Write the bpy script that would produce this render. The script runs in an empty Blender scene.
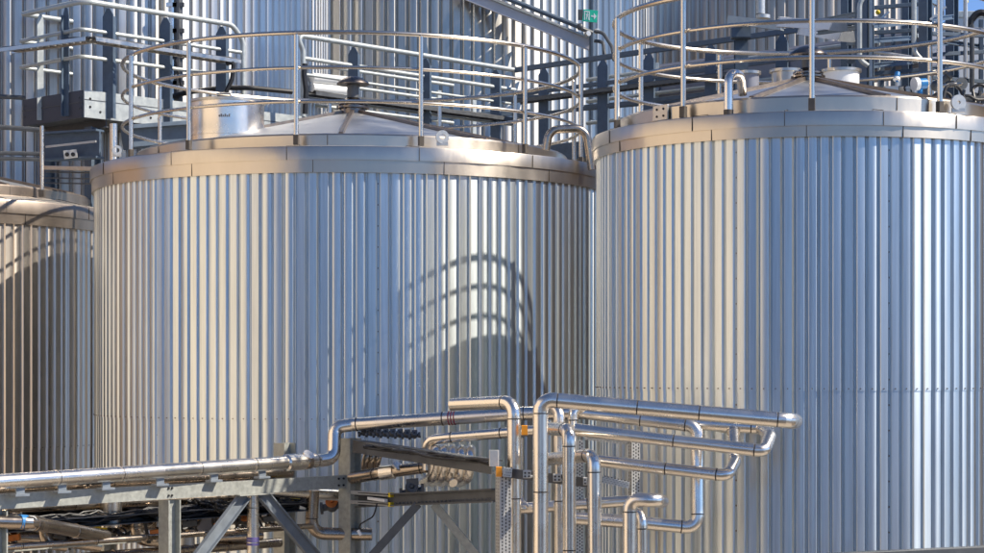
import bpy, math, random
from mathutils import Vector
random.seed(7)
PI = math.pi
sc = bpy.context.scene
COL = sc.collection
F, YH, H = 2000.0, 372.0, 6.0          # focal length (px of the photo), horizon row, eye height above ground


def P(x, y, Y):
    return Vector(((x - 492) / F * Y, Y, H + (YH - y) / F * Y))


def V(*a):
    return Vector(a)


# ------------------------------------------------------------------ materials
def mat(name, col, rough=.5, metal=0., nscale=6., nvar=.12, rvar=.1, bump=0., bscale=20., stretch=(1, 1, 1), spec=.5, dirt=None, aniso=0.):
    m = bpy.data.materials.new(name)
    m.use_nodes = True
    nt = m.node_tree
    N, L = nt.nodes, nt.links
    b = N['Principled BSDF']
    b.inputs['Metallic'].default_value = metal
    b.inputs['Specular IOR Level'].default_value = spec
    tc = N.new('ShaderNodeTexCoord')
    mp = N.new('ShaderNodeMapping')
    mp.inputs['Scale'].default_value = stretch
    L.new(tc.outputs['Object'], mp.inputs['Vector'])
    n1 = N.new('ShaderNodeTexNoise')
    n1.inputs['Scale'].default_value = nscale
    n1.inputs['Detail'].default_value = 6
    n1.inputs['Roughness'].default_value = .6
    L.new(mp.outputs['Vector'], n1.inputs['Vector'])
    cr = N.new('ShaderNodeMapRange')
    cr.inputs['From Min'].default_value = .3
    cr.inputs['From Max'].default_value = .7
    cr.inputs['To Min'].default_value = 1 - nvar
    cr.inputs['To Max'].default_value = 1 + nvar
    L.new(n1.outputs['Fac'], cr.inputs['Value'])
    mx = N.new('ShaderNodeMix')
    mx.data_type = 'RGBA'
    mx.blend_type = 'MULTIPLY'
    mx.inputs['Factor'].default_value = 1
    mx.inputs['A'].default_value = (*col, 1)
    L.new(cr.outputs['Result'], mx.inputs['B'])
    out = mx.outputs['Result']
    if dirt:
        n3 = N.new('ShaderNodeTexNoise')
        n3.inputs['Scale'].default_value = nscale * .6
        n3.inputs['Detail'].default_value = 9
        n3.inputs['Roughness'].default_value = .75
        L.new(tc.outputs['Object'], n3.inputs['Vector'])
        r3 = N.new('ShaderNodeMapRange')
        r3.inputs['From Min'].default_value = .52
        r3.inputs['From Max'].default_value = .75
        r3.inputs['To Max'].default_value = .55
        L.new(n3.outputs['Fac'], r3.inputs['Value'])
        m3 = N.new('ShaderNodeMix')
        m3.data_type = 'RGBA'
        L.new(r3.outputs['Result'], m3.inputs['Factor'])
        L.new(out, m3.inputs['A'])
        m3.inputs['B'].default_value = (*dirt, 1)
        out = m3.outputs['Result']
    L.new(out, b.inputs['Base Color'])
    rr = N.new('ShaderNodeMapRange')
    rr.inputs['From Min'].default_value = .3
    rr.inputs['From Max'].default_value = .7
    rr.inputs['To Min'].default_value = max(.03, rough - rvar)
    rr.inputs['To Max'].default_value = min(1, rough + rvar)
    L.new(n1.outputs['Fac'], rr.inputs['Value'])
    L.new(rr.outputs['Result'], b.inputs['Roughness'])
    if bump:
        n2 = N.new('ShaderNodeTexNoise')
        n2.inputs['Scale'].default_value = bscale
        n2.inputs['Detail'].default_value = 3
        L.new(mp.outputs['Vector'], n2.inputs['Vector'])
        bp = N.new('ShaderNodeBump')
        bp.inputs['Strength'].default_value = bump
        bp.inputs['Distance'].default_value = .02
        L.new(n2.outputs['Fac'], bp.inputs['Height'])
        L.new(bp.outputs['Normal'], b.inputs['Normal'])
    return m


def clad_mat(name, col, rough):
    """ribbed metal sheet: every sheet a little different, mill-finish streaks along the sheet, faint grime runs"""
    m = mat(name, col, rough, 1.0, 1.3, .03, .03, .05, 1.6, (1, 1, .25))
    tg = m.node_tree.nodes.new('ShaderNodeTangent')
    tg.direction_type = 'RADIAL'
    tg.axis = 'Z'
    pb = m.node_tree.nodes['Principled BSDF']
    pb.inputs['Anisotropic'].default_value = .75
    pb.inputs['Anisotropic Rotation'].default_value = .25
    m.node_tree.links.new(tg.outputs['Tangent'], pb.inputs['Tangent'])
    nt = m.node_tree
    N, L = nt.nodes, nt.links
    b = N['Principled BSDF']
    at = N.new('ShaderNodeAttribute')
    at.attribute_name = 'sheet'
    src = b.inputs['Base Color'].links[0].from_socket
    r = N.new('ShaderNodeMapRange')
    r.inputs['To Min'].default_value = .965
    r.inputs['To Max'].default_value = 1.02
    L.new(at.outputs['Fac'], r.inputs['Value'])
    mx = N.new('ShaderNodeMix')
    mx.data_type = 'RGBA'
    mx.blend_type = 'MULTIPLY'
    mx.inputs['Factor'].default_value = 1
    L.new(src, mx.inputs['A'])
    L.new(r.outputs['Result'], mx.inputs['B'])
    # streaks
    tc = N.new('ShaderNodeTexCoord')
    mp = N.new('ShaderNodeMapping')
    mp.inputs['Scale'].default_value = (14, 14, .35)
    L.new(tc.outputs['Object'], mp.inputs['Vector'])
    nz = N.new('ShaderNodeTexNoise')
    nz.inputs['Scale'].default_value = 2.
    nz.inputs['Detail'].default_value = 8
    nz.inputs['Roughness'].default_value = .7
    L.new(mp.outputs['Vector'], nz.inputs['Vector'])
    r2 = N.new('ShaderNodeMapRange')
    r2.inputs['From Min'].default_value = .42
    r2.inputs['From Max'].default_value = .8
    r2.inputs['To Min'].default_value = 1.02
    r2.inputs['To Max'].default_value = .74
    L.new(nz.outputs['Fac'], r2.inputs['Value'])
    m2 = N.new('ShaderNodeMix')
    m2.data_type = 'RGBA'
    m2.blend_type = 'MULTIPLY'
    m2.inputs['Factor'].default_value = 1
    L.new(mx.outputs['Result'], m2.inputs['A'])
    L.new(r2.outputs['Result'], m2.inputs['B'])
    L.new(m2.outputs['Result'], b.inputs['Base Color'])
    return m


M = {}
M['clad'] = clad_mat('ribbed_metal_cladding', (.665, .72, .745), .345)
M['clad_shade'] = clad_mat('ribbed_metal_cladding_shade_tinted', (.68, .62, .55), .35)  # brown of the shaded, mirrored surroundings put into the base colour
M['clad_far'] = clad_mat('ribbed_metal_cladding_far', (.56, .55, .53), .36)
M['clad_mirror_brown'] = clad_mat('ribbed_metal_cladding_reflected_brown', (.50, .435, .37), .37)  # brown reflections of the surroundings tinted into the base colour
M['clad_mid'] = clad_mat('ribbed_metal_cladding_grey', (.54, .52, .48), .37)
M['flash'] = mat('metal_flashing', (.62, .56, .48), .34, 1., 3., .08, .05, .12, 4., (1, 1, .4))
def vertical_brush(m, an):
    tg = m.node_tree.nodes.new('ShaderNodeTangent')
    tg.direction_type = 'RADIAL'
    tg.axis = 'Z'
    pb = m.node_tree.nodes['Principled BSDF']
    pb.inputs['Anisotropic'].default_value = an
    pb.inputs['Anisotropic Rotation'].default_value = .25
    m.node_tree.links.new(tg.outputs['Tangent'], pb.inputs['Tangent'])


vertical_brush(M['flash'], .7)
M['flash_shade'] = mat('shade_toned_flashing', (.36, .30, .245), .42, 1., 3., .14, .06, .12, 4., (1, 1, .4))  # flashing darkened in colour to stand for the shade on the left tank
M['ventmetal'] = mat('dark_vent_metal', (.20, .175, .16), .3, 1., 9., .12, .1)
M['ribmetal'] = mat('brown_weathered_rib', (.26, .215, .18), .4, .8, 9., .15, .1)
M['lip'] = mat('rough_flashing_lip', (.60, .55, .48), .5, .85, 6., .12, .1)
M['roofmetal'] = mat('roof_sheet_metal', (.66, .66, .65), .42, 1., 2., .10, .08, .1, 3.)
M['stain'] = mat('weathered_stainless', (.55, .52, .47), .38, 1., 9., .16, .1, .1, 20.)
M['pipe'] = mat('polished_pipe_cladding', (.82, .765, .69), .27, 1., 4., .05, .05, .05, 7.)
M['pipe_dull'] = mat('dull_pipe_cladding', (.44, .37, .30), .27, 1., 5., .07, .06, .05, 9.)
M['rail'] = mat('stainless_handrail', (.66, .60, .52), .27, 1., 5., .03, .03)
M['galv'] = mat('galvanised_steel', (.46, .49, .48), .5, .35, 12., .12, .1, .05, 40.)
M['galvdark'] = mat('grey_blue_painted_steel', (.085, .12, .165), .5, .0, 8., .18, .1)
M['rack'] = mat('grey_green_galvanised_beam', (.36, .37, .335), .55, .15, 22., .2, .1, .08, 30., dirt=(.24, .23, .2))
M['rackdark'] = mat('dark_grey_steel', (.10, .105, .11), .5, .2, 8., .2, .1, .05, 30.)
M['strut'] = mat('perforated_zinc_strut', (.58, .58, .56), .42, .5, 20., .1, .1)
M['hole'] = mat('slot_shadowed_black', (.02, .02, .022), .8)
M['black'] = mat('black_rubber_cable', (.018, .018, .02), .45, 0, 20., .2)
M['duct'] = mat('grey_lavender_painted_metal', (.24, .245, .285), .45, .2, 2., .1, .1, .06, 6.)
M['end_shade'] = mat('platform_steel_shade_toned', (.07, .075, .09), .5, .1, 6., .12, .1)  # shade of the unlit platform end put into the colour
M['brace'] = mat('blue_grey_brace_steel', (.22, .25, .28), .45, .2, 8., .15, .1)
M['stringer'] = mat('pale_grey_stringer_steel', (.52, .51, .54), .45, .2, 5., .08, .1)
M['white'] = mat('white_painted_metal', (.86, .86, .84), .4, 0, 5., .04)
M['orange'] = mat('orange_plastic', (.85, .33, .02), .45, 0, 9., .08)
M['dullorange'] = mat('orange_valve_enamel', (.55, .17, .03), .5, 0, 20., .25)
M['yellow'] = mat('yellow_plastic', (.80, .58, .03), .45, 0, 9., .08)
M['blue'] = mat('blue_enamel', (.03, .20, .48), .35, 0, 9., .1)
M['green'] = mat('safety_green_film', (.03, .58, .36), .35, 0, 9., .04)
M['red'] = mat('dark_red_tape', (.30, .05, .07), .5, 0, 9., .1)
M['purple'] = mat('violet_tape', (.16, .13, .34), .5, 0, 9., .1)
M['seam'] = mat('dark_joint_sealant', (.10, .085, .07), .6, .3, 20., .2)
M['concrete'] = mat('pale_yard_concrete', (.40, .345, .28), .85, 0, .35, .18, .05, .2, 3., dirt=(.28, .24, .2))
M['asphalt'] = mat('worn_asphalt', (.072, .064, .055), .85, 0, .3, .2, .05, .3, 30.)
M['wall'] = mat('cream_wall_panels', (.74, .615, .465), .7, 0, .4, .08)
M['wallband'] = mat('buff_wall_plinth', (.42, .36, .29), .7, 0, .6, .1)
M['hall'] = mat('brown_wall_panels', (.34, .23, .145), .7, 0, .4, .08)
M['dwin'] = mat('dark_window_glass', (.03, .04, .05), .08, 0, 2., .1)
M['whitewall'] = mat('white_facade_panels', (.72, .72, .70), .6, 0, .5, .05)


# ------------------------------------------------------------------ mesh building
class MB:
    def __init__(s):
        s.v, s.f, s.m, s.mats, s.sheet = [], [], [], [], []
        s.cur = 0
        s.sh = .5

    def use(s, m):
        if m not in s.mats:
            s.mats.append(m)
        s.cur = s.mats.index(m)
        return s

    def face(s, idx):
        s.f.append(tuple(idx))
        s.m.append(s.cur)
        s.sheet.append(s.sh)

    def ring(s, pts):
        b = len(s.v)
        s.v.extend(Vector(p) for p in pts)
        return list(range(b, b + len(pts)))

    def bridge(s, a, b, closed=True):
        n = len(a)
        for i in range(n if closed else n - 1):
            j = (i + 1) % n
            s.face((a[i], a[j], b[j], b[i]))

    def prism(s, prof, p0, p1, up=V(0, 0, 1), caps=True):
        """sweep a closed 2-D profile (side, up) from p0 to p1"""
        p0, p1 = Vector(p0), Vector(p1)
        d = (p1 - p0).normalized()
        if abs(d.dot(up)) > .99:
            up = V(0, 1, 0) if abs(d.y) < .9 else V(1, 0, 0)
        side = d.cross(up).normalized()
        u = side.cross(d).normalized()
        a = s.ring([p0 + side * x + u * y for x, y in prof])
        b = s.ring([p1 + side * x + u * y for x, y in prof])
        s.bridge(a, b)
        if caps:
            s.face(a[::-1])
            s.face(b)
        return s

    def bar(s, p0, p1, w, h, up=V(0, 0, 1), c=None):
        c = min(w, h) * .08 if c is None else c
        x, y = w / 2, h / 2
        pr = [(-x + c, -y), (x - c, -y), (x, -y + c), (x, y - c), (x - c, y), (-x + c, y), (-x, y - c), (-x, -y + c)]
        return s.prism(pr, p0, p1, up)

    def ibeam(s, p0, p1, w, h, t=.012, up=V(0, 0, 1)):
        x, y, q = w / 2, h / 2, t / 2
        pr = [(-x, -y), (x, -y), (x, -y + t), (q, -y + t), (q, y - t), (x, y - t), (x, y), (-x, y), (-x, y - t), (-q, y - t), (-q, -y + t), (-x, -y + t)]
        return s.prism(pr, p0, p1, up, True)

    def channel(s, p0, p1, w, h, t=.01, up=V(0, 0, 1), flip=1):
        x, y = w / 2, h / 2
        pr = [(-x, -y), (x, -y), (x, -y + t), (-x + t, -y + t), (-x + t, y - t), (x, y - t), (x, y), (-x, y)]
        pr = [(a * flip, b) for a, b in pr]
        return s.prism(pr, p0, p1, up)

    def tube(s, pts, r, n=12, fillet=None, closed=False, seams=None, caps=True, steps=7):
        pts = [Vector(p) for p in pts]
        path = []
        marks = []
        if fillet and not closed:
            path.append(pts[0])
            for i in range(1, len(pts) - 1):
                a, b, c = pts[i - 1], pts[i], pts[i + 1]
                d0, d1 = (a - b), (c - b)
                l0, l1 = d0.length, d1.length
                d0.normalize()
                d1.normalize()
                ang = d0.angle(d1)
                if ang > PI - .02:
                    path.append(b)
                    continue
                t = min(fillet / math.tan(ang / 2), l0 * .48, l1 * .48)
                rr = t * math.tan(ang / 2)
                cen = b + (d0 + d1).normalized() * (rr / math.sin(ang / 2))
                e0, e1 = b + d0 * t - cen, b + d1 * t - cen
                tot = e0.angle(e1)
                k = max(2, int(steps * tot / (PI / 2) + .5))
                ax = e0.cross(e1).normalized()
                marks.append(len(path))
                for q in range(k + 1):
                    th = tot * q / k
                    path.append(cen + e0 * math.cos(th) + ax.cross(e0) * math.sin(th))
                marks.append(len(path) - 1)
            path.append(pts[-1])
        else:
            path = pts
        # beads of the cladding joints
        rings = []
        m = len(path)
        for i, p in enumerate(path):
            rings.append((p, r))
            if seams and i < m - 1:
                q = path[i + 1]
                L = (q - p).length
                d = (q - p) / max(L, 1e-6)
                if L > .22:
                    w = .007
                    cuts = []
                    if i in marks:
                        cuts.append(.03)
                    k = int(L / seams)
                    for z in range(1, k + 1):
                        cuts.append(L * z / (k + 1) + (.07 if z % 2 else -.05))
                    if (i + 1) in marks:
                        cuts.append(L - .03)
                    for cu in sorted(cuts):
                        rings += [(p + d * (cu - w), r), (p + d * (cu - w + .001), r + .0035), (p + d * (cu + w), r + .0035), (p + d * (cu + w + .001), r - .0045, 1), (p + d * (cu + w + .010), r - .0045, 1), (p + d * (cu + w + .011), r)]
        # frames
        P0 = [q_[0] for q_ in rings]
        m = len(P0)
        T = []
        for i in range(m):
            if closed:
                t = P0[(i + 1) % m] - P0[i - 1]
            else:
                t = P0[min(i + 1, m - 1)] - P0[max(i - 1, 0)]
            T.append(t.normalized())
        up = V(0, 0, 1) if abs(T[0].z) < .9 else V(0, 1, 0)
        nrm = T[0].cross(up).normalized()
        prev = None
        first = None
        for i in range(m):
            nrm = (nrm - T[i] * nrm.dot(T[i])).normalized()
            bi = T[i].cross(nrm)
            rad = rings[i][1]
            g = s.ring([P0[i] + (nrm * math.cos(2 * PI * k / n) + bi * math.sin(2 * PI * k / n)) * rad for k in range(n)])
            if prev:
                keep = s.cur
                if len(rings[i]) > 2 or len(rings[i - 1]) > 2:
                    s.use('seam')
                s.bridge(prev, g)
                s.cur = keep
            else:
                first = g
            prev = g
        if closed:
            s.bridge(prev, first)
        elif caps:
            s.face(first[::-1])
            s.face(prev)
        return s

    def lathe(s, c, prof, n=32, a0=0., a1=2 * PI, jitter=0.):
        full = abs(a1 - a0 - 2 * PI) < 1e-6
        k = n if full else n + 1
        J = [random.gauss(0, jitter) if jitter else 0 for _ in range(k)]
        prev = None
        for r, z in prof:
            g = s.ring([V(c[0] + (r + J[i]) * math.sin(a0 + (a1 - a0) * i / n), c[1] - (r + J[i]) * math.cos(a0 + (a1 - a0) * i / n), z) for i in range(k)])
            if prev:
                s.bridge(prev, g, full)
            prev = g
        return s

    def disc(s, c, axis, r, t, n=24, hole=0.):
        axis = Vector(axis).normalized()
        p0, p1 = Vector(c) - axis * t / 2, Vector(c) + axis * t / 2
        up = V(0, 0, 1) if abs(axis.z) < .9 else V(0, 1, 0)
        a = axis.cross(up).normalized()
        b = axis.cross(a)

        def rg(p, q):
            return s.ring([p + (a * math.cos(2 * PI * i / n) + b * math.sin(2 * PI * i / n)) * q for i in range(n)])
        o0, o1 = rg(p0, r), rg(p1, r)
        s.bridge(o0, o1)
        if hole:
            i0, i1 = rg(p0, hole), rg(p1, hole)
            s.bridge(i1, i0)
            s.bridge(i0, o0)
            s.bridge(o1, i1)
        else:
            s.face(o0[::-1])
            s.face(o1)
        return s

    def ball(s, c, r, n=10, sz=1.):
        c = Vector(c)
        prof = [(r * math.sin(PI * i / n) + 1e-5, c.z - r * sz * math.cos(PI * i / n)) for i in range(n + 1)]
        return s.lathe((c.x, c.y), prof, n * 2)

    def build(s, name, parent=None, m=None, angle=32):
        me = bpy.data.meshes.new(name)
        if m is not None and not s.mats:
            s.mats = [m]
        base = Vector((0, 0, 0))
        me.from_pydata([tuple(v) for v in s.v], [], s.f)
        for q in s.mats:
            me.materials.append(M[q])
        me.polygons.foreach_set('material_index', s.m)
        me.polygons.foreach_set('use_smooth', [True] * len(s.f))
        at = me.attributes.new('sheet', 'FLOAT', 'FACE')
        at.data.foreach_set('value', s.sheet)
        me.update()
        import bmesh
        bm = bmesh.new()
        bm.from_mesh(me)
        bmesh.ops.recalc_face_normals(bm, faces=bm.faces)
        bm.to_mesh(me)
        bm.free()
        me.set_sharp_from_angle(angle=math.radians(angle))
        o = bpy.data.objects.new(name, me)
        COL.objects.link(o)
        if parent is not None:
            o.parent = parent
            o.matrix_parent_inverse = parent_inv(parent)
        return o


def parent_inv(p):
    from mathutils import Matrix
    m = Matrix.Translation(p.location)
    q = p.parent
    while q is not None:
        q = q.parent
    return m.inverted() if p.type == 'EMPTY' else Matrix.Identity(4)


def tag(o, label, cat, group=None, kind=None):
    if label:
        o['label'] = label
    if cat:
        o['category'] = cat
    if group:
        o['group'] = group
    if kind:
        o['kind'] = kind
    return o


def thing(name, loc, label, cat, group=None):
    e = bpy.data.objects.new(name, None)
    e.location = Vector(loc)
    COL.objects.link(e)
    return tag(e, label, cat, group)


def mb(m):
    return MB().use(m)


# ------------------------------------------------------------------ setting: ground
g = mb('asphalt')
S = 3000.
g.face(g.ring([V(-S, -S, 0), V(S, -S, 0), V(S, S, 0), V(-S, S, 0)]))
tag(g.build('ground'), None, None, kind='structure')
g = mb('concrete')
g.face(g.ring([V(-14, 13, .004), V(12, 13, .004), V(12, 62, .004), V(-14, 62, .004)]))
tag(g.build('pavement'), None, None, kind='structure')


# ------------------------------------------------------------------ tanks
def ribbed(mbx, c, R, N, z0, z1, depth=.029, jit=.0006, rows=4, lap=0.):
    """trapezoidal ribbed sheet round a circle; wide outer pans, narrow grooves"""
    rg = random.Random(int(R * 1000) + N)
    segs = [(0, 0), (.60, 0), (.622, .04), (.79, 1), (.825, 1), (.982, .04)]
    zs = [z0 + (z1 - z0) * i / rows for i in range(rows + 1)]
    per = 2 * PI / N
    cols = []
    tilt = 0
    for i in range(N):
        tilt = rg.gauss(0, jit)
        t2 = rg.gauss(0, jit)
        for k, (f, dd) in enumerate(segs):
            a = per * (i + f)
            r = R - depth * dd + lap + (tilt if k == 0 else -tilt if k == 1 else t2 * .5 if k == 3 else 0)
            cols.append((a, r))
    rings = []
    for z in zs:
        rings.append(mbx.ring([V(c[0] + r * math.sin(a), c[1] - r * math.cos(a), z) for a, r in cols]))
    n = len(cols)
    sheets = [rg.random() for _ in range(N // 5 + 2)]
    for ra, rb in zip(rings[:-1], rings[1:]):
        for i in range(n):
            j = (i + 1) % n
            mbx.sh = sheets[(i // 6) // 5]
            mbx.face((ra[i], ra[j], rb[j], rb[i]))
    return per


def face_angle(c, r, px, back=False):
    """angle on a ring (0 = towards the yard) whose bearing matches photo column px"""
    best = None
    for i in range(-900, 900):
        a = i * PI / 900
        if (abs(a) > PI / 2 + .1) != back:
            continue
        x, y = c[0] + r * math.sin(a), c[1] - r * math.cos(a)
        e = abs(492 + F * x / y - px)
        if best is None or e < best[0]:
            best = (e, a)
    return math.degrees(best[1])


def tank(name, c, R, N, z_bot_fl, fl1, fl2, label, curb_r, lip, curb_h, cone_h, seam_z, ribs, joints, eye=None, clad='clad', fl='flash', group='ribbed metal storage tanks'):
    t = thing(name, (c[0], c[1], 0), label, 'storage tank', group)
    m = mb(clad)
    per = ribbed(m, c, R, N, 0, seam_z + .04, rows=5)
    ribbed(m, c, R, N, seam_z, z_bot_fl + .05, rows=4, lap=.005)
    m.use('ribmetal')
    m.sh = .5
    for i in range(N):
        a = per * (i + .26)
        if math.cos(a) < -.1:
            continue
        p = V(c[0] + (R + .008) * math.sin(a), c[1] - (R + .008) * math.cos(a), seam_z + .022)
        m.disc(p, V(math.sin(a), -math.cos(a), 0), .0065, .012, 6)
    for i in range(3, N, 22):
        a = per * (i + .807)
        if math.cos(a) < -.1:
            continue
        rr = R - .027
        for k in range(26):
            z = z_bot_fl - .12 - k * .24
            m.disc(V(c[0] + rr * math.sin(a), c[1] - rr * math.cos(a), z), V(math.sin(a), -math.cos(a), 0), .009, .012, 6)
    m.build('cladding', t)
    zt = z_bot_fl + fl1 + fl2
    f = mb(fl)
    Rf = R + .035
    f.lathe(c, [(R - .03, z_bot_fl + .004), (Rf, z_bot_fl), (Rf + .004, z_bot_fl + fl1)], 144, jitter=.0022)
    f.lathe(c, [(Rf + .002, z_bot_fl + fl1 - .006), (Rf + .016, z_bot_fl + fl1 - .008), (Rf + .018, zt - .015), (Rf + .010, zt)], 144, jitter=.0022)
    f.use('lip')
    f.lathe(c, [(Rf + .0105, zt - .001), (curb_r - .05, zt + lip)], 144, jitter=.0012)
    f.use('seam')
    for k, a in enumerate(joints):
        for (za, zb, rr) in ((z_bot_fl, z_bot_fl + fl1 - .008, Rf + .004), (z_bot_fl + fl1 - .006, zt - .01, Rf + .019)):
            aa = a + (.09 if rr < Rf + .01 else 0)
            f.bar(V(c[0] + rr * math.sin(aa), c[1] - rr * math.cos(aa), za), V(c[0] + rr * math.sin(aa), c[1] - rr * math.cos(aa), zb), .007, .006, up=V(math.sin(aa), -math.cos(aa), 0))
        f.bar(V(c[0] + (Rf + .012) * math.sin(a), c[1] - (Rf + .012) * math.cos(a), zt + .004), V(c[0] + curb_r * math.sin(a), c[1] - curb_r * math.cos(a), zt + lip + .003), .008, .006)
    f.build('rim_flashing', t)
    zc = zt + lip
    k = mb(fl)
    k.lathe(c, [(curb_r, zc - .03), (curb_r + .004, zc + curb_h - .02), (curb_r - .012, zc + curb_h), (curb_r - .06, zc + curb_h - .004)], 144, jitter=.002)
    k.use('seam')
    for a in joints[::2]:
        a += .12
        k.bar(V(c[0] + (curb_r + .005) * math.sin(a), c[1] - (curb_r + .005) * math.cos(a), zc), V(c[0] + (curb_r + .005) * math.sin(a), c[1] - (curb_r + .005) * math.cos(a), zc + curb_h - .02), .01, .006, up=V(math.sin(a), -math.cos(a), 0))
    k.build('curb', t)
    z0 = zc + curb_h - .03
    za = z0 + cone_h
    rf = mb('roofmetal')
    rf.lathe(c, [(curb_r - .03, z0), (curb_r * .55, z0 + cone_h * (1 - .55)), (.14, za - cone_h * .14 / curb_r)], 40, jitter=0)
    ro = rf.build('roof', t, angle=6)
    for a in ribs:
        w = mb('ribmetal')
        r0, r1 = curb_r - .05, .16
        w.bar(V(c[0] + r0 * math.sin(a), c[1] - r0 * math.cos(a), z0 + .03), V(c[0] + r1 * math.sin(a), c[1] - r1 * math.cos(a), za - cone_h * r1 / curb_r + .02), .05, .04)
        w.build('roof_rib', t)
    return t, zt, zc, za


def vent(t, c, z, R0, hfl, hcol, rcap):
    """roof vent: flanges, waist and mushroom cap"""
    v = mb('ventmetal')
    k = hfl / .16
    v.lathe(c, [(R0 * .9, z - .12), (R0 * .9, z + .015 * k), (R0 * 1.2, z + .02 * k), (R0 * 1.2, z + .045 * k), (R0 * .8, z + .05 * k), (R0 * .8, z + .065 * k), (R0 * 1.05, z + .07 * k), (R0 * 1.05, z + .095 * k), (R0 * .75, z + .115 * k), (R0 * .5, z + hfl)], 28)
    for i in range(8):
        a = 2 * PI * i / 8 + .2
        v.tube([V(c[0] + R0 * .97 * math.sin(a), c[1] - R0 * .97 * math.cos(a), z + .005), V(c[0] + R0 * .97 * math.sin(a), c[1] - R0 * .97 * math.cos(a), z + .115 * k)], .012, 6)
    vo = v.build('vent', t)
    w = mb('rackdark')
    zc = z + hfl + hcol
    w.lathe(c, [(R0 * .44, z + hfl - .01), (R0 * .42, zc + .01), (.001, zc + .01)], 24)
    w.build('vent_mesh', vo)
    q = mb('ventmetal')
    q.lathe(c, [(R0 * .5, zc - .005), (rcap, zc), (rcap * 1.02, zc + .012), (rcap * .96, zc + .035), (rcap * .6, zc + .085), (rcap * .3, zc + .105), (.001, zc + .085)], 32)
    q.build('vent_cap', vo)


C1, R1 = (-1.807, 26.0), 3.30
C2, R2 = (3.318, 21.0), 2.215
C3, R3 = (-8.73, 29.0), 3.30


def zof(y, Y):
    return H + (YH - y) / F * Y


D2R = math.radians
joints1 = [D2R(a) for a in range(-165, 180, 26)]
t1, zt1, zc1, za1 = tank('storage_tank', C1, R1, 153, zof(198, 26), .15, .148, 'wide ribbed metal tank in the middle with a polished drum on its roof',
                         2.78, .075, .135, .645, zof(421, 22.7), [D2R(a) for a in (-62, 1, 40, 75, 120, 160, -155, -110)], joints1)
vent(t1, C1, zof(110.5, 26), .18, .16, .17, .21)
joints2 = [D2R(a) for a in (-160, -130, -98, -70, -38, -14.5, 9, 29, 62, 95, 128, 160)]
t2, zt2, zc2, za2 = tank('storage_tank', C2, R2, 123, 8.21, .11, .13, 'ribbed metal tank nearest the camera with a swan-neck pipe rising from its rim',
                         1.99, .045, .14, .47, zof(391, 18.8), [D2R(a) for a in (-25, 14, 52, 85, 130, 170, -140, -95, -60)], joints2)
vent(t2, C2, zof(79.5, 21.0), .15, .115, .125, .2)
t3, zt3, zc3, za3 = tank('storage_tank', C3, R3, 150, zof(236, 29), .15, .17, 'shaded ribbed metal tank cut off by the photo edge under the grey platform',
                         2.85, .12, .13, .62, zof(452, 26), [D2R(a) for a in (20, 50, 80, -10)], joints1, clad='clad_shade', fl='flash_shade')


def eye(t, c, r, a, z, R, hole, tilt=0.):
    p = V(c[0] + r * math.sin(a), c[1] - r * math.cos(a), z)
    m = mb('strut')
    m.disc(p, V(.25, -1, 0), R, .03, 28, hole)
    m.bar(p - V(R * .85, 0, R * 1.0), p + V(R * .85, 0, -R * 1.0), .03, R * .6)
    m.build('lifting_eye', t)


eye(t1, C1, 3.05, D2R(face_angle(C1, 3.05, 442)), zof(138, 23.3), .078, .035)
eye(t1, C1, 3.1, D2R(-66), zof(150, 24.7), .06, .03)
eye(t2, C2, 2.07, D2R(face_angle(C2, 2.07, 958)), zof(107.5, 19.65), .075, .018)
pl = mb('stain')
a = D2R(face_angle(C2, 2.01, 661))
for k in (0,):
    p = V(C2[0] + 2.01 * math.sin(a), C2[1] - 2.01 * math.cos(a), zc2 + .075)
    pl.bar(p - V(.11 * math.cos(a), .11 * math.sin(a), 0), p + V(.11 * math.cos(a), .11 * math.sin(a), 0), .02, .15)
    pl.use('hole')
    for sx in (-.05, .05):
        for sz in (-.035, .035):
            pl.disc(p + V(sx * math.cos(a), sx * math.sin(a), sz) + V(math.sin(a), -math.cos(a), 0) * .012, V(math.sin(a), -math.cos(a), 0), .012, .008, 8)
pl.build('splice_plate', t2)


def big_tank(c, R, N, ztop, label, clad='clad_far'):
    t = thing('storage_tank', (c[0], c[1], 0), label, 'storage tank', 'tall ribbed tanks behind')
    m = mb(clad)
    ribbed(m, c, R, N, 0, ztop, depth=.042, jit=.0009, rows=6)
    m.build('cladding', t)
    f = mb('flash')
    f.lathe(c, [(R - .05, ztop - .05), (R + .05, ztop - .05), (R + .06, ztop + .45), (R - .2, ztop + .55), (.1, ztop + 1.6)], 96, jitter=.002)
    f.build('rim_flashing', t)
    return t


big_tank((-7.94, 36.), 5.0, 176, 16.5, 'tall ribbed tank rising behind the grey platform, cream and blue sheen on it')
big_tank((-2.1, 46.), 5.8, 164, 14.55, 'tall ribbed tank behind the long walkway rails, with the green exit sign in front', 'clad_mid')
big_tank((7.6, 54.), 4.45, 112, 15.55, 'brown and blue sheened ribbed tank furthest back, above the roof vent of the nearest tank', 'clad_mirror_brown')

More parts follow.
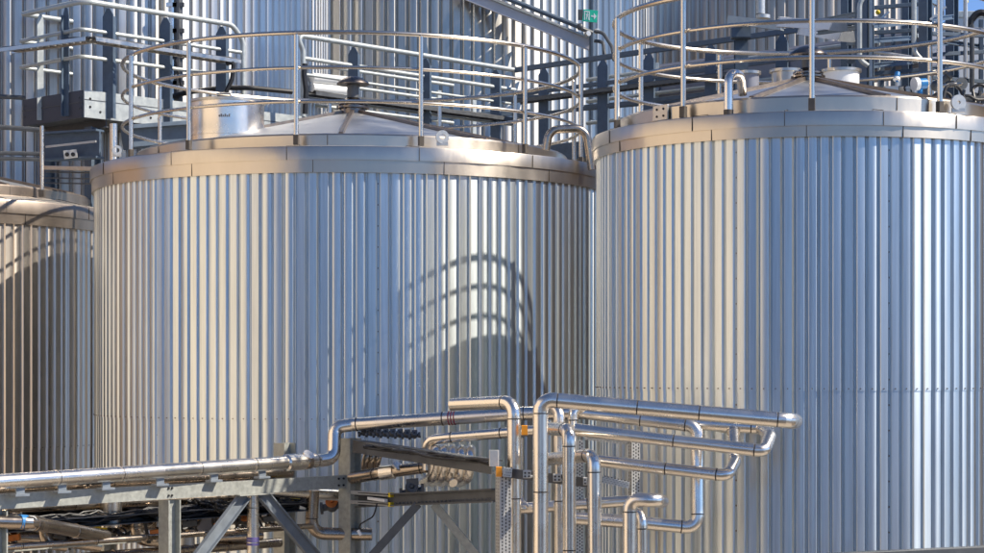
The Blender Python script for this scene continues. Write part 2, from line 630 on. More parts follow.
# ------------------------------------------------------------------ tank handrails
def guard_rail(c, r, zb, zs, posts, label, rr=.026, pr=.027):
    t = thing('guard_rail', (c[0], c[1], zb), label, 'guard rail', 'ring handrails on the tank roofs')
    for k, z in enumerate(zs):
        m = mb('rail')
        m.tube([V(c[0] + r * math.sin(2 * PI * i / 120), c[1] - r * math.cos(2 * PI * i / 120), z) for i in range(120)], rr if k == 0 else rr * .8, 10, closed=True)
        m.build('top_rail' if k == 0 else 'knee_rail', t)
    for a in posts:
        a = D2R(a)
        q = r + .045
        x, y = c[0] + q * math.sin(a), c[1] - q * math.cos(a)
        m = mb('rail')
        m.tube([V(x, y, zb + .02), V(x, y, zs[0] - .03)], pr, 10)
        m.tube([V(x, y, zs[0] - .03), V(c[0] + r * math.sin(a), c[1] - r * math.cos(a), zs[0])], .012, 8)
        for z in zs[1:]:
            m.tube([V(x, y, z), V(c[0] + r * math.sin(a), c[1] - r * math.cos(a), z)], .012, 8)
        po = m.build('post', t)
        k = mb('seam')
        k.bar(V(x, y, zb - .02), V(x, y, zb + .09), .062, .055, up=V(math.sin(a), -math.cos(a), 0))
        k.build('post_bracket', po)
    return t


guard_rail(C1, 2.95, zt1 + .08, [zof(71, 26), zof(102, 26), zof(132, 26)], [face_angle(C1, 2.995, q) for q in (131, 188.5, 296, 421, 525, 581)] + [face_angle(C1, 2.995, q, True) for q in (574, 515, 440, 330, 230, 160)],
           'ring of steel handrail with slim posts round the roof of the middle tank')
guard_rail(C2, 2.03, zt2 + .05, [zof(22.8, 21.0), zof(54.6, 21.0), zof(87.5, 21.0)], [face_angle(C2, 2.075, q) for q in (617, 683, 811.5, 940)] + [face_angle(C2, 2.075, q, True) for q in (641, 720, 830, 930, 990)],
           'ring of steel handrail with slim posts round the roof of the nearest tank')
w = mb('rail')
w.tube([P(42, 126, 27.5), P(42, 196, 27.5)], .028, 12)
w.use('seam')
w.bar(P(42, 197, 27.5), P(42, 190, 27.5), .08, .08)
tag(w.build('railing_post'), 'single slim steel post standing on the shaded tank beneath the platform', 'post')

# ------------------------------------------------------------------ roof equipment
def drum(c, r, z0, z1, mname, label, band=True, lid=True, name='roof_drum'):
    t = thing(name, (c[0], c[1], z0), label, 'manway drum')
    m = mb(mname)
    m.lathe(c, [(r, z0), (r, z0 + (z1 - z0) * .5), (r + .006, z0 + (z1 - z0) * .5 + .003), (r + .006, z0 + (z1 - z0) * .5 + .02), (r, z0 + (z1 - z0) * .5 + .022), (r, z1)], 48, jitter=.001)
    m.build('shell', t)
    l = mb('stain')
    l.lathe(c, [(r - .02, z1 - .012), (r + .025, z1 - .01), (r + .025, z1 + .022), (r * .6, z1 + .03), (.001, z1 + .035)], 48)
    l.build('lid', t)
    return t


d = drum((P(227, 100, 25.0).x, 25.0), .46, 8.5, zof(103.5, 25), 'pipe', 'polished steel drum standing on the roof of the middle tank')
h = mb('rail')
q = V(P(222, 100, 24.6).x, 24.75, zof(102, 25))
h.tube([q + V(-.09, 0, 0), q + V(-.09, 0, .07), q + V(.09, 0, .07), q + V(.09, 0, 0)], .012, 8, fillet=.03)
h.build('lid_handle', d)
# stencilled mark on the drum (illegible strokes)
s_ = mb('seam')
for k in range(6):
    a = D2R(-4 + k * 3.0)
    r_ = .4625
    zz = zof(115.5, 24.55)
    s_.bar(V(P(227, 0, 25).x + r_ * math.sin(a), 25 - r_ * math.cos(a), zz - .018), V(P(227, 0, 25).x + r_ * math.sin(a), 25 - r_ * math.cos(a), zz + (.018 if k % 2 else .006)), .016, .004, up=V(math.sin(a), -math.cos(a), 0))
s_.build('stencil_mark', d)

drum((P(838, 80, 22.5).x, 22.3), .20, 8.9, zof(72, 22.3), 'white', 'pale round drum on the nearest tank, just behind its vent')
drum((P(786, 80, 22.3).x, 22.3), .16, 8.9, zof(72, 22.3), 'flash', 'squat cream-sheened drum behind the vent of the nearest tank')
drum((P(748, 80, 22.1).x, 22.1), .12, 8.9, zof(74, 22.1), 'duct', 'small grey drum beside the swan-neck pipe on the nearest tank')

# swan neck on the nearest tank
w = mb('pipe')
Ys = 19.1
w.tube([P(728.5, 114, Ys), P(728.5, 73, Ys), P(741, 75, Ys + .2), P(742.5, 95, Ys + .3)], .043, 18, fillet=.11)
w.use('seam')
w.tube([P(728.5, 114.5, Ys), P(728.5, 110, Ys)], .047, 18)
tag(w.build('swan_neck_pipe'), 'short swan-neck breather pipe at the front rim of the nearest tank', 'pipe')
# inverted U at the rear right of the middle tank
w = mb('pipe_dull')
w.tube([P(546, 150, 24.2), P(549, 130, 24.2), P(586, 128, 24.3), P(592, 170, 24.3)], .05, 16, fillet=.16)
tag(w.build('looped_pipe'), 'bent pipe looping over the rim of the middle tank beside the nearest tank', 'pipe')

# transmitters on the nearest tank
def transmitter(px, py, Y, R, face, label, neck):
    t = thing('transmitter', P(px, py + 14, Y), label, 'instrument', 'instruments on the nearest tank')
    b = mb('blue')
    c = P(px, py, Y)
    b.disc(c + face * .03, face, R * .8, R * 1.1, 20)
    b.tube([c + V(0, 0, -R * .6), c + V(0, 0, -R * 1.5)], R * .42, 12)
    b.build('housing', t)
    k = mb('white')
    k.disc(c - face * R * .75, face, R, R * .7, 24)
    k.build('cover', t)
    s = mb('stain')
    s.tube([c + V(0, 0, -R * 1.4), c + V(0, 0, -neck)], R * .3, 12)
    s.disc(c + V(0, 0, -neck), V(0, 0, 1), R * .9, .03, 16)
    s.build('stem', t)


transmitter(920, 84, 20.5, .068, V(.9, .35, .1).normalized(), 'white-capped blue transmitter facing left beside the handrail post', .24)
transmitter(897, 77, 20.8, .036, V(.2, .4, .9).normalized(), 'small blue transmitter on a thin stem behind the ribbed pot', .30)
t = thing('nozzle', P(907, 97, 20.6), 'grey ribbed nozzle pot with a loop of wire on the nearest tank', 'nozzle')
w = mb('strut')
c = P(907, 97, 20.6)
w.lathe((c.x, c.y), [(.06, c.z - .15), (.063, c.z + .07), (.072, c.z + .075), (.072, c.z + .1), (.001, c.z + .1)], 24)
w.build('pot', t)
w = mb('stain')
w.bar(c + V(-.24, 0, .03), c + V(-.1, 0, .03), .12, .15)
w.use('hole')
w.disc(c + V(-.14, -.065, .03), V(0, 1, 0), .02, .01, 12)
w.build('flange_plate', t)
w = mb('black')
w.tube([c + V(-.02, -.06, .0), c + V(-.05, -.07, .12), c + V(.02, -.05, .08), c + V(.06, -.06, -.02)], .008, 6, fillet=.03)
w.build('wire', t)
# cable jumble on the far right of the roof
for k, (lab, pts) in enumerate([
    ('black cable arching over the roof edge beside the round lug', [(943, 101, 20.6), (946, 86, 20.7), (958, 84, 20.8), (965, 101, 20.8)]),
    ('black cable loop lying between the handrail post and the big lug', [(930, 100, 20.9), (938, 92, 20.9), (950, 93, 20.9), (953, 103, 20.9)]),
    ('black cable trailing along the roof at the right photo edge', [(960, 98, 20.9), (968, 95, 20.9), (976, 100, 20.9), (990, 99, 21)]),
    ('tangled black cable rising at the right photo edge', [(975, 103, 20.9), (972, 88, 21), (980, 84, 21), (990, 90, 21)]),
    ('high black hose arching in front of the white facade', [(972, 34, 29), (970, 22, 29), (978, 12, 29), (992, 15, 29)]),
]):
    w = mb('black')
    w.tube([P(*p) for p in pts], .018 if k < 4 else .05, 8, fillet=.12)
    tag(w.build('cable'), lab, 'cable')
t = thing('valve', P(955, 90, 21.4), 'dark bolted valve cluster on the roof beside the post with the round lug', 'valve')
w = mb('rackdark')
c = P(936, 86, 21.6)
w.ball(c, .06)
w.tube([c, c + V(.12, 0, .1)], .035, 12)
w.disc(c + V(.13, 0, .11), V(1, 0, .8), .06, .03, 16)
w.build('body', t)
w = mb('stain')
w.disc(c + V(.28, .05, .03), V(0, 1, .2), .07, .05, 20)
w.tube([c + V(.05, 0, 0), c + V(.3, .05, .03)], .025, 10)
w.build('flange', t)
w = mb('rackdark')
for k in range(7):
    x = 962 + k * 4
    w.tube([P(x, 104, 21.2), P(x + 2, 90 + (k * 7) % 9, 21.2)], .02, 6)
w.tube([P(958, 99, 21.2), P(992, 98, 21.2)], .03, 8)
w.build('manifold', t)

# ------------------------------------------------------------------ walkway behind the tanks
A = V(.69, .7238, 0)
Bd = V(-.7238, .69, 0)           # left and back
K = V(-6.02, 29.5, 0)
ZR = 6 + 5.47                    # top rail
ZK = 6 + 4.90                    # knee rails
ZT = zof(90, 29.5)               # toe board top
ZB = zof(117.5, 29.5)            # fascia bottom
WW = 1.58


def W(tv, s, z):
    return V(K.x + A.x * tv + Bd.x * s, K.y + A.y * tv + Bd.y * s, z)


TE = 9.33
t = thing('walkway', W(4, .8, ZB), 'grey steel walkway with pointed posts crossing behind the middle tank', 'walkway')
m = mb('galv')
m.bar(W(0, -.0, (ZT + ZB) / 2), W(TE, 0, (ZT + ZB) / 2), .03, ZT - ZB)
m.use('hole')
for tv in (.1, .1, .28, 2.3, 2.6, 1.2, 1.35):
    for zz in ((.08, -.04) if tv < .2 else (-.1,)):
        m.disc(W(tv, -.018, (ZT + ZB) / 2 + zz), -Bd, .018, .01, 10)
m.use('rackdark')
m.bar(W(0, -.017, ZT - .14), W(TE, -.017, ZT - .14), .006, .012)
m.build('fascia', t)
m = mb('galv')
m.bar(W(0, WW, (ZT + ZB) / 2), W(TE, WW, (ZT + ZB) / 2), .03, ZT - ZB)
m.build('fascia', t)
m = mb('end_shade')
m.bar(W(-.0, 0.02, (ZT + ZB) / 2), W(-.0, WW, (ZT + ZB) / 2), .03, ZT - ZB)
m.use('rackdark')
m.bar(W(-.02, 0.02, (ZT + ZB) / 2 + .03), W(-.02, WW, (ZT + ZB) / 2 + .03), .006, .015)
for s in (.06, .1, WW - .05):
    for zz in (.1, .03, -.06):
        m.disc(W(-.02, s, (ZT + ZB) / 2 + zz), -A, .015, .012, 8)
m.build('end_fascia', t)
m = mb('rackdark')
m.bar(W(.05, WW / 2, ZB + .03), W(TE, WW / 2, ZB + .03), WW - .06, .04)
for k in range(8):
    tv = .4 + k * 1.2
    m.ibeam(W(tv, 0, ZB - .05), W(tv, WW, ZB - .05), .08, .12)
m.build('deck', t)
# posts: broad flat plates with a pointed head
def plate_post(p, zb, zt, wdir, mname, w=.18, th=.02, back=.07):
    m = mb(mname)
    wd = Vector(wdir).normalized()
    nd = V(-wd.y, wd.x, 0)
    hw = w / 2
    prof = [(-hw, zb), (hw, zb), (hw, zt - .10), (hw * .35, zt), (-hw * .2, zt), (-hw, zt - .12)]
    a = m.ring([Vector((p.x, p.y, 0)) + wd * x + nd * (-th / 2) + V(0, 0, z) for x, z in prof])
    b = m.ring([Vector((p.x, p.y, 0)) + wd * x + nd * (th / 2) + V(0, 0, z) for x, z in prof])
    m.bridge(a, b)
    m.face(a[::-1])
    m.face(b)
    # second leg of the angle section
    e = Vector((p.x, p.y, 0)) + wd * (hw - .009)
    m.bar(e + nd * .035 + V(0, 0, zb), e + nd * .035 + V(0, 0, zt - .12), .018, .07, up=nd)
    return m


def tpix(px, s=0.):
    k = (px - 492) / F
    return (k * (K.y + Bd.y * s) - (K.x + Bd.x * s)) / (A.x - k * A.y)


diag = (V(.93, -.36, 0))
for px in (107, 164, 220, 352, 424, 494):
    tv = tpix(px)
    plate_post(W(tv, -.03, 0), ZB + .02 if px < 300 else ZB + .1, ZR - .06, diag, 'galvdark').build('post', t)
for px in (98, 153, 270, 313, 440, 475):
    tv = tpix(px, WW)
    m = mb('galv')
    p = W(tv, WW + .03, 0)
    m.bar(V(p.x, p.y, ZB + .1), V(p.x, p.y, ZR - .25), .10, .05, up=Bd)
    m.build('post', t)
for px, mn in ((68, 'galvdark'), (42, 'galv')):
    k = (px - 492) / F
    s = (k * K.y - K.x) / (Bd.x - k * Bd.y)
    m = plate_post(W(-.03, s, 0), ZB + .05, ZR - .05, V(-.9, .35, 0) if mn == 'galvdark' else V(.8, .5, 0), mn, w=.1)
    m.build('post', t)
# rails of the near side
t1e = tpix(243)
m = mb('galv')
m.tube([W(0, WW, ZR), W(0, 0, ZR), W(tpix(232), 0, ZR), W(t1e, 0, ZR - .22), W(t1e, 0, ZT)], .042, 12, fillet=.22)
m.build('handrail', t)
for z in (ZR - .42, ZR - .42 - .40, ):
    m = mb('galv')
    m.tube([W(-.05, WW, z), W(-.05, 0, z), W(tpix(240) if z > 10.9 else tpix(205), -.02, z)], .03, 10, fillet=.1)
    m.build('knee_rail', t)
t2s = tpix(296)
m = mb('galv')
m.tube([W(t2s + .15, 0, ZT), W(t2s + .15, 0, ZR - .24), W(t2s + .02, 0, ZR), W(TE, 0, ZR)], .042, 12, fillet=.15)
m.build('handrail', t)
for z in (ZR - .36, ZR - .62, ZR - 1.0):
    m = mb('galv')
    m.tube([W(t2s + .15, 0, z), W(TE, 0, z)], .036 if z > ZR - .5 else .025, 10)
    m.build('knee_rail', t)
# rails of the far side
m = mb('galv')
m.tube([W(0, WW, ZR), W(tpix(283, WW), WW, ZR), W(tpix(290, WW), WW, ZR - .2)], .038, 12, fillet=.1)
m.build('handrail', t)
for z in (ZR - .42, ZR - .82):
    m = mb('galv')
    m.tube([W(-.05, WW, z), W(TE, WW, z)], .03, 10)
    m.build('knee_rail', t)
m = mb('galv')
m.tube([W(tpix(330, WW), WW, ZR - .12), W(TE, WW, ZR - .12)], .03, 10)
m.build('handrail', t)
# posts carrying it down to ground (behind the tanks)
for tv, s in ((.3, .2), (.3, 1.4), (5., 1.45), (9., 1.4)):
    m = mb('galvdark')
    m.ibeam(W(tv, s, 0), W(tv, s, ZB - .1), .18, .18, up=A)
    m.build('leg', t)

# box beam below the platform
bm_ = thing('support_beam', P(70, 165, 29.2), 'dark blue steel beam bracing the grey platform from below', 'beam')
m = mb('galvdark')
p0, p1 = P(46, 147, 29.4), P(100, 144, 29.0)
m.ibeam(p0, p1, .2, .42, .03)
m.build('web', bm_)
m = mb('strut')
m.bar(P(46, 147, 29.2), P(96, 141.5, 28.8), .02, .03)
m.build('edge_strip', bm_)
m = mb('strut')
m.bar(P(64, 155, 29.0), P(77, 153.5, 29.0), .04, .12)
m.use('hole')
for x in (67, 73):
    m.disc(P(x, 154.5, 28.96), V(0, 1, 0), .03, .02, 10)
m.build('bolt_plate', bm_)
w = mb('stain')
w.bar(P(46, 168, 28.2), P(98, 169, 27.6), .1, .06)
w.use('rackdark')
for dy in (172, 178, 183):
    w.bar(P(46, dy, 28.2), P(98, dy + 1, 27.8), .03, .02)
tag(w.build('service_tray'), 'thin pipe tray with cables slung under the dark blue beam', 'cable tray')
w = mb('pipe')
w.tube([P(113.5, 124, 28.0), P(113.5, 164, 28.0)], .055, 16)
tag(w.build('downpipe'), 'short upright polished pipe under the corner of the grey platform', 'pipe')
w = mb('rackdark')
w.tube([P(-10, 96, 30.), P(25, 98, 30.)], .035, 8)
tag(w.build('conduit'), 'dark conduit entering the end of the platform, upper one', 'conduit')
w = mb('rackdark')
w.tube([P(-10, 126.5, 29.), P(40, 130, 29.)], .035, 8)
tag(w.build('conduit'), 'dark conduit passing beneath the platform, lower one', 'conduit')
for dy in (153, 158.5):
    w = mb('rackdark')
    w.tube([P(-10, dy, 29.), P(44, dy + 1, 29.)], .03, 8)
    tag(w.build('conduit'), 'dark conduit level with the bolted plate, one of a close pair', 'conduit', 'paired conduits beside the support beam')

w = mb('galvdark')
w.bar(P(126, 138, 29.0), P(194, 132, 29.6), .3, .34)
w.bar(P(126, 128, 28.9), P(196, 123, 29.5), .4, .06)
tag(w.build('steel_beam'), 'deep dark box beam under the walkway, left of the polished drum', 'beam')  # solid box section serving as a beam

# cable tray along the walkway
def cable_tray(p0, p1, label, w=.22, rung=.14, mname='stain'):
    t = thing('cable_tray', p0, label, 'cable tray', 'cable trays along the walkway')
    d = (p1 - p0)
    L = d.length
    d.normalize()
    s = d.cross(V(0, 0, 1)).normalized()
    m = mb(mname)
    for q in (-w / 2, w / 2):
        m.bar(p0 + s * q, p1 + s * q, .02, .06)
    for k in range(int(L / rung)):
        m.bar(p0 + d * (k + .5) * rung - s * w / 2, p0 + d * (k + .5) * rung + s * w / 2, .02, .02)
    m.build('ladder', t)
    m = mb('black')
    for q in (-.06, -.015, .04, .07):
        pts = [p0 + d * L * i / 14 + s * (q + random.uniform(-.01, .01)) + V(0, 0, .025 + random.uniform(0, .02)) for i in range(15)]
        m.tube(pts, random.uniform(.01, .018), 6)
    m.build('cable_run', t)


cable_tray(P(6, 51, 30.2), P(91, 40, 29.0), 'cable tray bracketed outside the end of the grey platform')
cable_tray(P(91, 40, 29.0), P(236, 62.5, 31.2), 'cable tray running along the near side of the grey platform, above the drum')
cable_tray(W(t2s + .2, -.15, ZR - .95), W(TE, -.15, ZR - .95), 'cable tray strung along the long walkway behind the roof vent', mname='rackdark')
# cables hanging by the drum
for k, (lab, pts) in enumerate([
    ('black cable looping down beside the last pointed post', [(226, 64, 31), (234, 62, 31), (232, 80, 31), (225, 94, 31)]),
    ('thick black cable sagging behind the drum', [(170, 97, 31.5), (190, 92, 31.5), (222, 88, 31.5), (250, 88, 31.5), (292, 92, 31.8)]),
    ('black cable rising beside the gate post near the drum', [(305, 64, 32), (304, 74, 32), (306, 90, 32), (305, 114, 32)]),
    ('black cable drooping behind the second pointed post', [(172, 40, 31.3), (176, 60, 31.3), (181, 85, 31.3), (188, 96, 31.3)]),
]):
    w = mb('black')
    w.tube([P(*p) for p in pts], (.035, .04, .045, .025)[k], 8, fillet=.3)
    tag(w.build('cable'), lab, 'cable')
# tall riser conduits in front of the tall tank
for x, r, mn, lab in ((172, .045, 'pipe', 'thin bright conduit rising beside the second pointed post'), (178.5, .06, 'rackdark', 'dark conduit rising close to the bright one'),
                      (262, .03, 'rackdark', 'slim dark conduit on the tall tank, above the drum'), (272, .045, 'galvdark', 'dark cable riser on the tall tank, above the drum lid')):
    w = mb(mn)
    Y = 31.6 if x < 200 else 33.6
    w.tube([P(x, -40, Y), P(x, 103 if x < 200 else 118, Y)], r, 10)
    for k in range(4):
        w.bar(P(x, 5 + k * 26, Y - .03) - V(.09, 0, 0), P(x, 5 + k * 26, Y - .03) + V(.09, 0, 0), .05, .07)
    tag(w.build('riser_conduit'), lab, 'conduit')
# white ribbed pipe bundle behind the vent
w = mb('white')
for k in range(3):
    w.tube([P(312, 78 + k * 10, 34.5), P(352, 82 + k * 10, 35.0)], .085, 14)
tag(w.build('pipe_bundle'), 'three white lagged pipes stacked just left of the mushroom vent', 'pipe bundle')

for k, (xa, ya, Ya, xb, yb, Yb, lab) in enumerate((
    (430, 118, 36.6, 530, 112, 37.0, 'dark beam behind the long walkway, lower one'),
    (500, 100, 37.2, 612, 93, 36.0, 'dark beam where the two walkways meet'),
    (585, 108, 35.6, 700, 98, 34.2, 'dark beam below the second walkway, left of the swan-neck pipe'),
    (628, 84, 35.4, 742, 74, 34.0, 'upper dark beam below the second walkway'))):
    w = mb('galvdark')
    w.bar(P(xa, ya, Ya), P(xb, yb, Yb), .07, .1)
    tag(w.build('steel_beam'), lab, 'beam')  # each of these bars is a beam

# second walkway leg towards the right
Q = W(TE, 0, 0)
D = V(.7238, -.69, 0)


def U(u, s, z):
    return V(Q.x + D.x * u + A.x * s, Q.y + D.y * u + A.y * s, z)


def upix(px, s=0.):
    k = (px - 492) / F
    return (k * (Q.y + A.y * s) - (Q.x + A.x * s)) / (D.x - k * D.y)


t = thing('walkway', U(3, .5, ZB), 'dark railed walkway running behind the nearest tank towards the access tower', 'walkway')
UE = 7.6
m = mb('galvdark')
m.bar(U(0, 0, ZR), U(UE, 0, ZR), .07, .09)
m.build('handrail', t)
for z in (ZR - .45, ZR - .85):
    m = mb('galvdark')
    m.bar(U(0, 0, z), U(UE, 0, z), .05, .07)
    m.build('knee_rail', t)
m = mb('galvdark')
m.bar(U(0, 0, ZB + .15), U(UE, 0, ZB + .15), .03, .3)
m.build('fascia', t)
m = mb('rackdark')
m.bar(U(0, .7, ZB + .03), U(UE, .7, ZB + .03), 1.3, .05)
m.build('deck', t)
for px in (545, 604, 650, 712, 783):
    u = upix(px)
    plate_post(U(u, -.04, 0), ZB, ZR - .05, V(.93, -.36, 0), 'galvdark', w=.19).build('post', t)
for z in (ZR - .1, ZR - .5, ZR - .9):
    m = mb('galv')
    m.tube([U(.6, 1.3, z), U(UE, 1.3, z)], .035, 10)
    m.build('handrail', t)
for u in (1.5, 5.5):
    m = mb('galvdark')
    m.ibeam(U(u, .7, 0), U(u, .7, ZB), .18, .18, up=A)
    m.build('leg', t)
cable_tray(U(.2, -.18, ZR - .62), U(5.2, -.18, ZR - .62), 'black-cabled tray hanging on the dark walkway behind the nearest tank', mname='rackdark')
# grey ventilation duct behind the walkway
t = thing('ventilation_duct', U(4, 2, 9), 'long grey-lavender duct lying behind the dark walkway above the nearest tank', 'duct')
m = mb('duct')
m.bar(U(2.0, 1.9, ZR - .28), U(UE, 1.9, ZR - .28), 1.0, .62)
m.build('casing', t)
m = mb('galv')
for u in (2.2, 3.6, 5.0, 6.4):
    m.bar(U(u, 1.36, ZR - .6), U(u, 1.36, ZR + .05), .06, .04)
m.build('joint_flange', t)

# stair stringer in front of the tall tank
t = thing('stair', P(592, 60, 40), 'grey stair stringer and handrail slanting down to the exit sign post', 'stair')
m = mb('stringer')
m.channel(P(462, -8, 40), P(592, 45, 40), .08, .26, .02)
m.use('galv')
m.bar(P(462, -12, 40), P(592, 39.5, 40), .12, .03)
m.build('stringer', t)
m = mb('galvdark')
m.tube([P(490, -8, 39.8), P(582, 28, 39.8)], .05, 10)
m.build('handrail', t)
m = mb('rackdark')
for k in range(9):
    f = k / 9
    m.bar(P(470 + 120 * f, -2 + 46 * f, 40.2), P(470 + 120 * f + 9, -2 + 46 * f, 40.6), .3, .04)
m.build('tread', t)
m = mb('galvdark')
m.tube([P(592, -12, 39.9), P(592, 120, 39.9)], .055, 10)
m.build('newel_post', t)
# exit sign
t = thing('exit_sign', P(592, 23, 39.4), 'small green emergency exit sign with a white arrow', 'sign')
m = mb('green')
a0, a1 = P(583, 15.5, 39.4), P(597.5, 17, 39.4)
m.bar(a0, a1, .03, .235)
m.build('panel', t)
dx = (a1 - a0)
L = dx.length
dx.normalize()
up = V(0, 0, 1)


def sg(u, v):
    return a0 + dx * (u * L) + up * (v * .235) + V(0, -.0185, 0)


m = mb('white')


def poly(pts):
    r0 = m.ring([sg(*p) for p in pts])
    r1 = m.ring([sg(*p) + V(0, .004, 0) for p in pts])
    m.bridge(r0, r1)
    m.face(r0)


poly([(.56, -.06), (.74, -.06), (.74, -.28), (.93, 0), (.74, .28), (.74, .06), (.56, .06)])
poly([(.08, -.38), (.14, -.38), (.14, .38), (.08, .38)])
poly([(.14, .30), (.40, .30), (.40, .38), (.14, .38)])
poly([(.40, -.38), (.46, -.38), (.46, .38), (.40, .38)])
poly([(.23, -.05), (.34, -.02), (.31, .16), (.22, .14)])       # running figure: trunk, head, arms, legs
poly([(.28, .19), (.33, .19), (.34, .26), (.28, .27)])
poly([(.24, -.05), (.20, -.34), (.24, -.34), (.30, -.05)])
poly([(.30, -.04), (.36, -.20), (.34, -.34), (.38, -.34), (.39, -.18), (.34, -.02)])
poly([(.30, .12), (.38, .02), (.39, .06), (.32, .16)])
m.build('pictogram', t)
m = mb('rackdark')
m.bar(P(578, 15, 39.5), P(583, 15, 39.5), .06, .2)
m.tube([P(580, 28, 39.5), P(592, 33, 39.6)], .045, 10)
m.ball(P(580, 27, 39.4), .07)
m.build('bracket', t)
w = mb('strut')
w.disc(P(587.5, 34, 39.3), V(.5, -1, 0), .05, .1, 16)
w.disc(P(597, 31.5, 39.3), V(.5, -1, 0), .05, .08, 16)
tag(w.build('floodlight'), 'pair of tiny lamp heads clipped under the green sign', 'lamp')
for lab, pts in (('grey cable draping from the green sign to the walkway', [(594, 31, 39), (603, 33, 39), (612, 47, 38.5), (614, 60, 38)]),
                 ('second thinner cable under the draping grey one', [(594, 41, 39), (603, 42, 39), (605, 60, 38.5), (605, 76, 38)])):
    w = mb('rackdark')
    w.tube([P(*p) for p in pts], .035, 8, fillet=.25)
    tag(w.build('cable'), lab, 'cable')

# ------------------------------------------------------------------ lamps and steel above the nearest tank
def luminaire(p0, p1, w, label):
    t = thing('strip_lamp', (Vector(p0) + Vector(p1)) / 2, label, 'lamp', 'strip lamps above the nearest tank')
    m = mb('white')
    m.prism([(-w / 2, -.02), (w / 2, -.02), (w * .32, .12), (-w * .32, .12)], p0, p1)
    m.build('housing', t)
    d = (Vector(p1) - Vector(p0)).normalized()
    for q, e in ((Vector(p0), -1), (Vector(p1), 1)):
        k = mb('strut')
        k.prism([(-w / 2 - .01, -.03), (w / 2 + .01, -.03), (w * .33, .13), (-w * .33, .13)], q, q + d * .03 * e)
        k.build('end_cap', t)


luminaire(P(785, 26, 30), P(838, 29, 28.6), .30, 'white strip lamp angled above the vent, upper of the pair')
luminaire(P(806, 34, 31), P(846, 40, 30), .30, 'white strip lamp tucked under the other one beside the tower')
t = thing('support_beam', P(755, 25, 31), 'short light grey channel beam beside the upper strip lamp', 'beam')
m = mb('galv')
m.channel(P(729, 20, 31.4), P(783, 26.5, 30.8), .1, .13, .02, flip=-1)
m.build('web', t)
m = mb('galvdark')
m.ibeam(P(741, 24, 31.6), P(741, 100, 31.6), .2, .2)
m.bar(P(731, 32, 31.4), P(750, 32, 31.4), .2, .22)
m.build('stanchion', t)
w = mb('strut')
w.tube([P(760.5, -20, 40), P(760.5, 14, 40)], .09, 14)
w.disc(P(763, 17, 40), V(0, 0, 1), .14, .07, 16)
tag(w.build('downpipe'), 'pale upright pipe stub ending above the channel beam', 'pipe')

# access tower at the right
t = thing('access_tower', P(900, 100, 29), 'dark steel access tower with braces and bent grab rails behind the instruments', 'tower')
for x, Y, w_, mn in ((865, 28.5, .19, 'galvdark'), (925.5, 28.2, .14, 'galvdark'), (846.5, 31.5, .13, 'galvdark'), (907, 32, .12, 'galvdark'), (952, 31.5, .15, 'galvdark')):
    p = P(x, 0, Y)
    m = mb(mn)
    m.ibeam(V(p.x, p.y, 0), V(p.x, p.y, 13.4), w_, w_, .016, up=V(.69, .72, 0))
    m.build('column', t)
m = mb('galv')
p = P(870.5, 0, 28.4)
m.bar(V(p.x, p.y, 8), V(p.x, p.y, 13.4), .05, .09)
m.build('lit_edge_strip', t)  # pale strip paints in the sunlit edge of the column
for x0, y0, Y0, x1, y1, Y1, h_ in ((872, 26, 28.6, 912, 22, 31.8, .13), (872, 41, 28.6, 912, 38, 31.8, .12), (872, 66, 28.6, 912, 62, 31.8, .12), (818, 22, 30, 864, 13, 28.8, .12), (818, 33, 30, 864, 27, 28.8, .1),
                                   (848, 62, 31, 864, 61, 28.8, .1), (929, 20, 28.4, 952, 17, 31.2, .12), (929, 45, 28.4, 952, 43, 31.2, .1), (930, 69, 28.4, 990, 60, 33, .1), (945, 42, 28.4, 990, 48, 30, .1)):
    m = mb('galvdark')
    m.ibeam(P(x0, y0, Y0), P(x1, y1, Y1), .06, h_ * .6, .012)
    m.build('beam', t)
for q in ([(874, 18, 28.3), (911, 23.5, 28.1)], [(914, 23, 28), (962, 31, 27.6)], [(874, 52, 28.3), (911, 57.5, 28.1)], [(930, 59, 28), (975, 68, 27.6)], [(930, 25, 30), (985, 30, 29)]):
    m = mb('strut')
    m.tube([P(*e) for e in q], .026, 10)
    m.build('rail', t)
for q in ([(873, 25, 28.3), (889, 12, 28.3)], [(930, 20, 28), (946, 7, 28)], [(873, 58, 28.3), (887, 48, 28.3)], [(930, 53, 28), (946, 41, 28)]):
    m = mb('strut')
    m.bar(P(*q[0]), P(*q[1]), .03, .032)
    m.build('brace', t)
for q in ([(869, -12, 28), (859.5, 4, 28), (859.5, 60, 28), (868, 66, 28)], [(914, -12, 27.9), (914, 52, 27.9), (923, 62, 27.9)], [(875, 20, 30), (879, 25, 30), (879, 90, 30)]):
    m = mb('galv')
    m.tube([P(*e) for e in q], .035 if q[0][0] < 872 or q[0][0] > 900 else .02, 10, fillet=.16)
    m.build('grab_rail', t)
for x0, y0, Y0, x1, y1, Y1 in ((874, 33, 29, 923, 30, 29), (874, 74, 29, 923, 70, 29), (874, 8, 29, 923, 4, 29), (932, 34, 28.6, 985, 36, 29), (932, 55, 28.6, 985, 52, 29), (932, 78, 28.6, 985, 82, 29), (848, 44, 31, 866, 43, 29), (848, 75, 31, 866, 76, 29)):
    m = mb('galvdark')
    m.bar(P(x0, y0, Y0), P(x1, y1, Y1), .05, .055)
    m.build('beam', t)
for x, Y, y0 in ((882, 30.5, 0), (893, 31, -5), (939, 30, -5), (981, 29.5, 20), (857, 31, -5)):
    m = mb('galvdark')
    m.bar(P(x, y0, Y), P(x, 100, Y), .06, .06)
    m.build('post', t)
for x, y, Y in ((878, 12.5, 28.6), (966, 2, 29)):
    m = mb('yellow')
    m.ball(P(x, y, Y), .035)
    m.build('end_plug', t)
w = mb('strut')
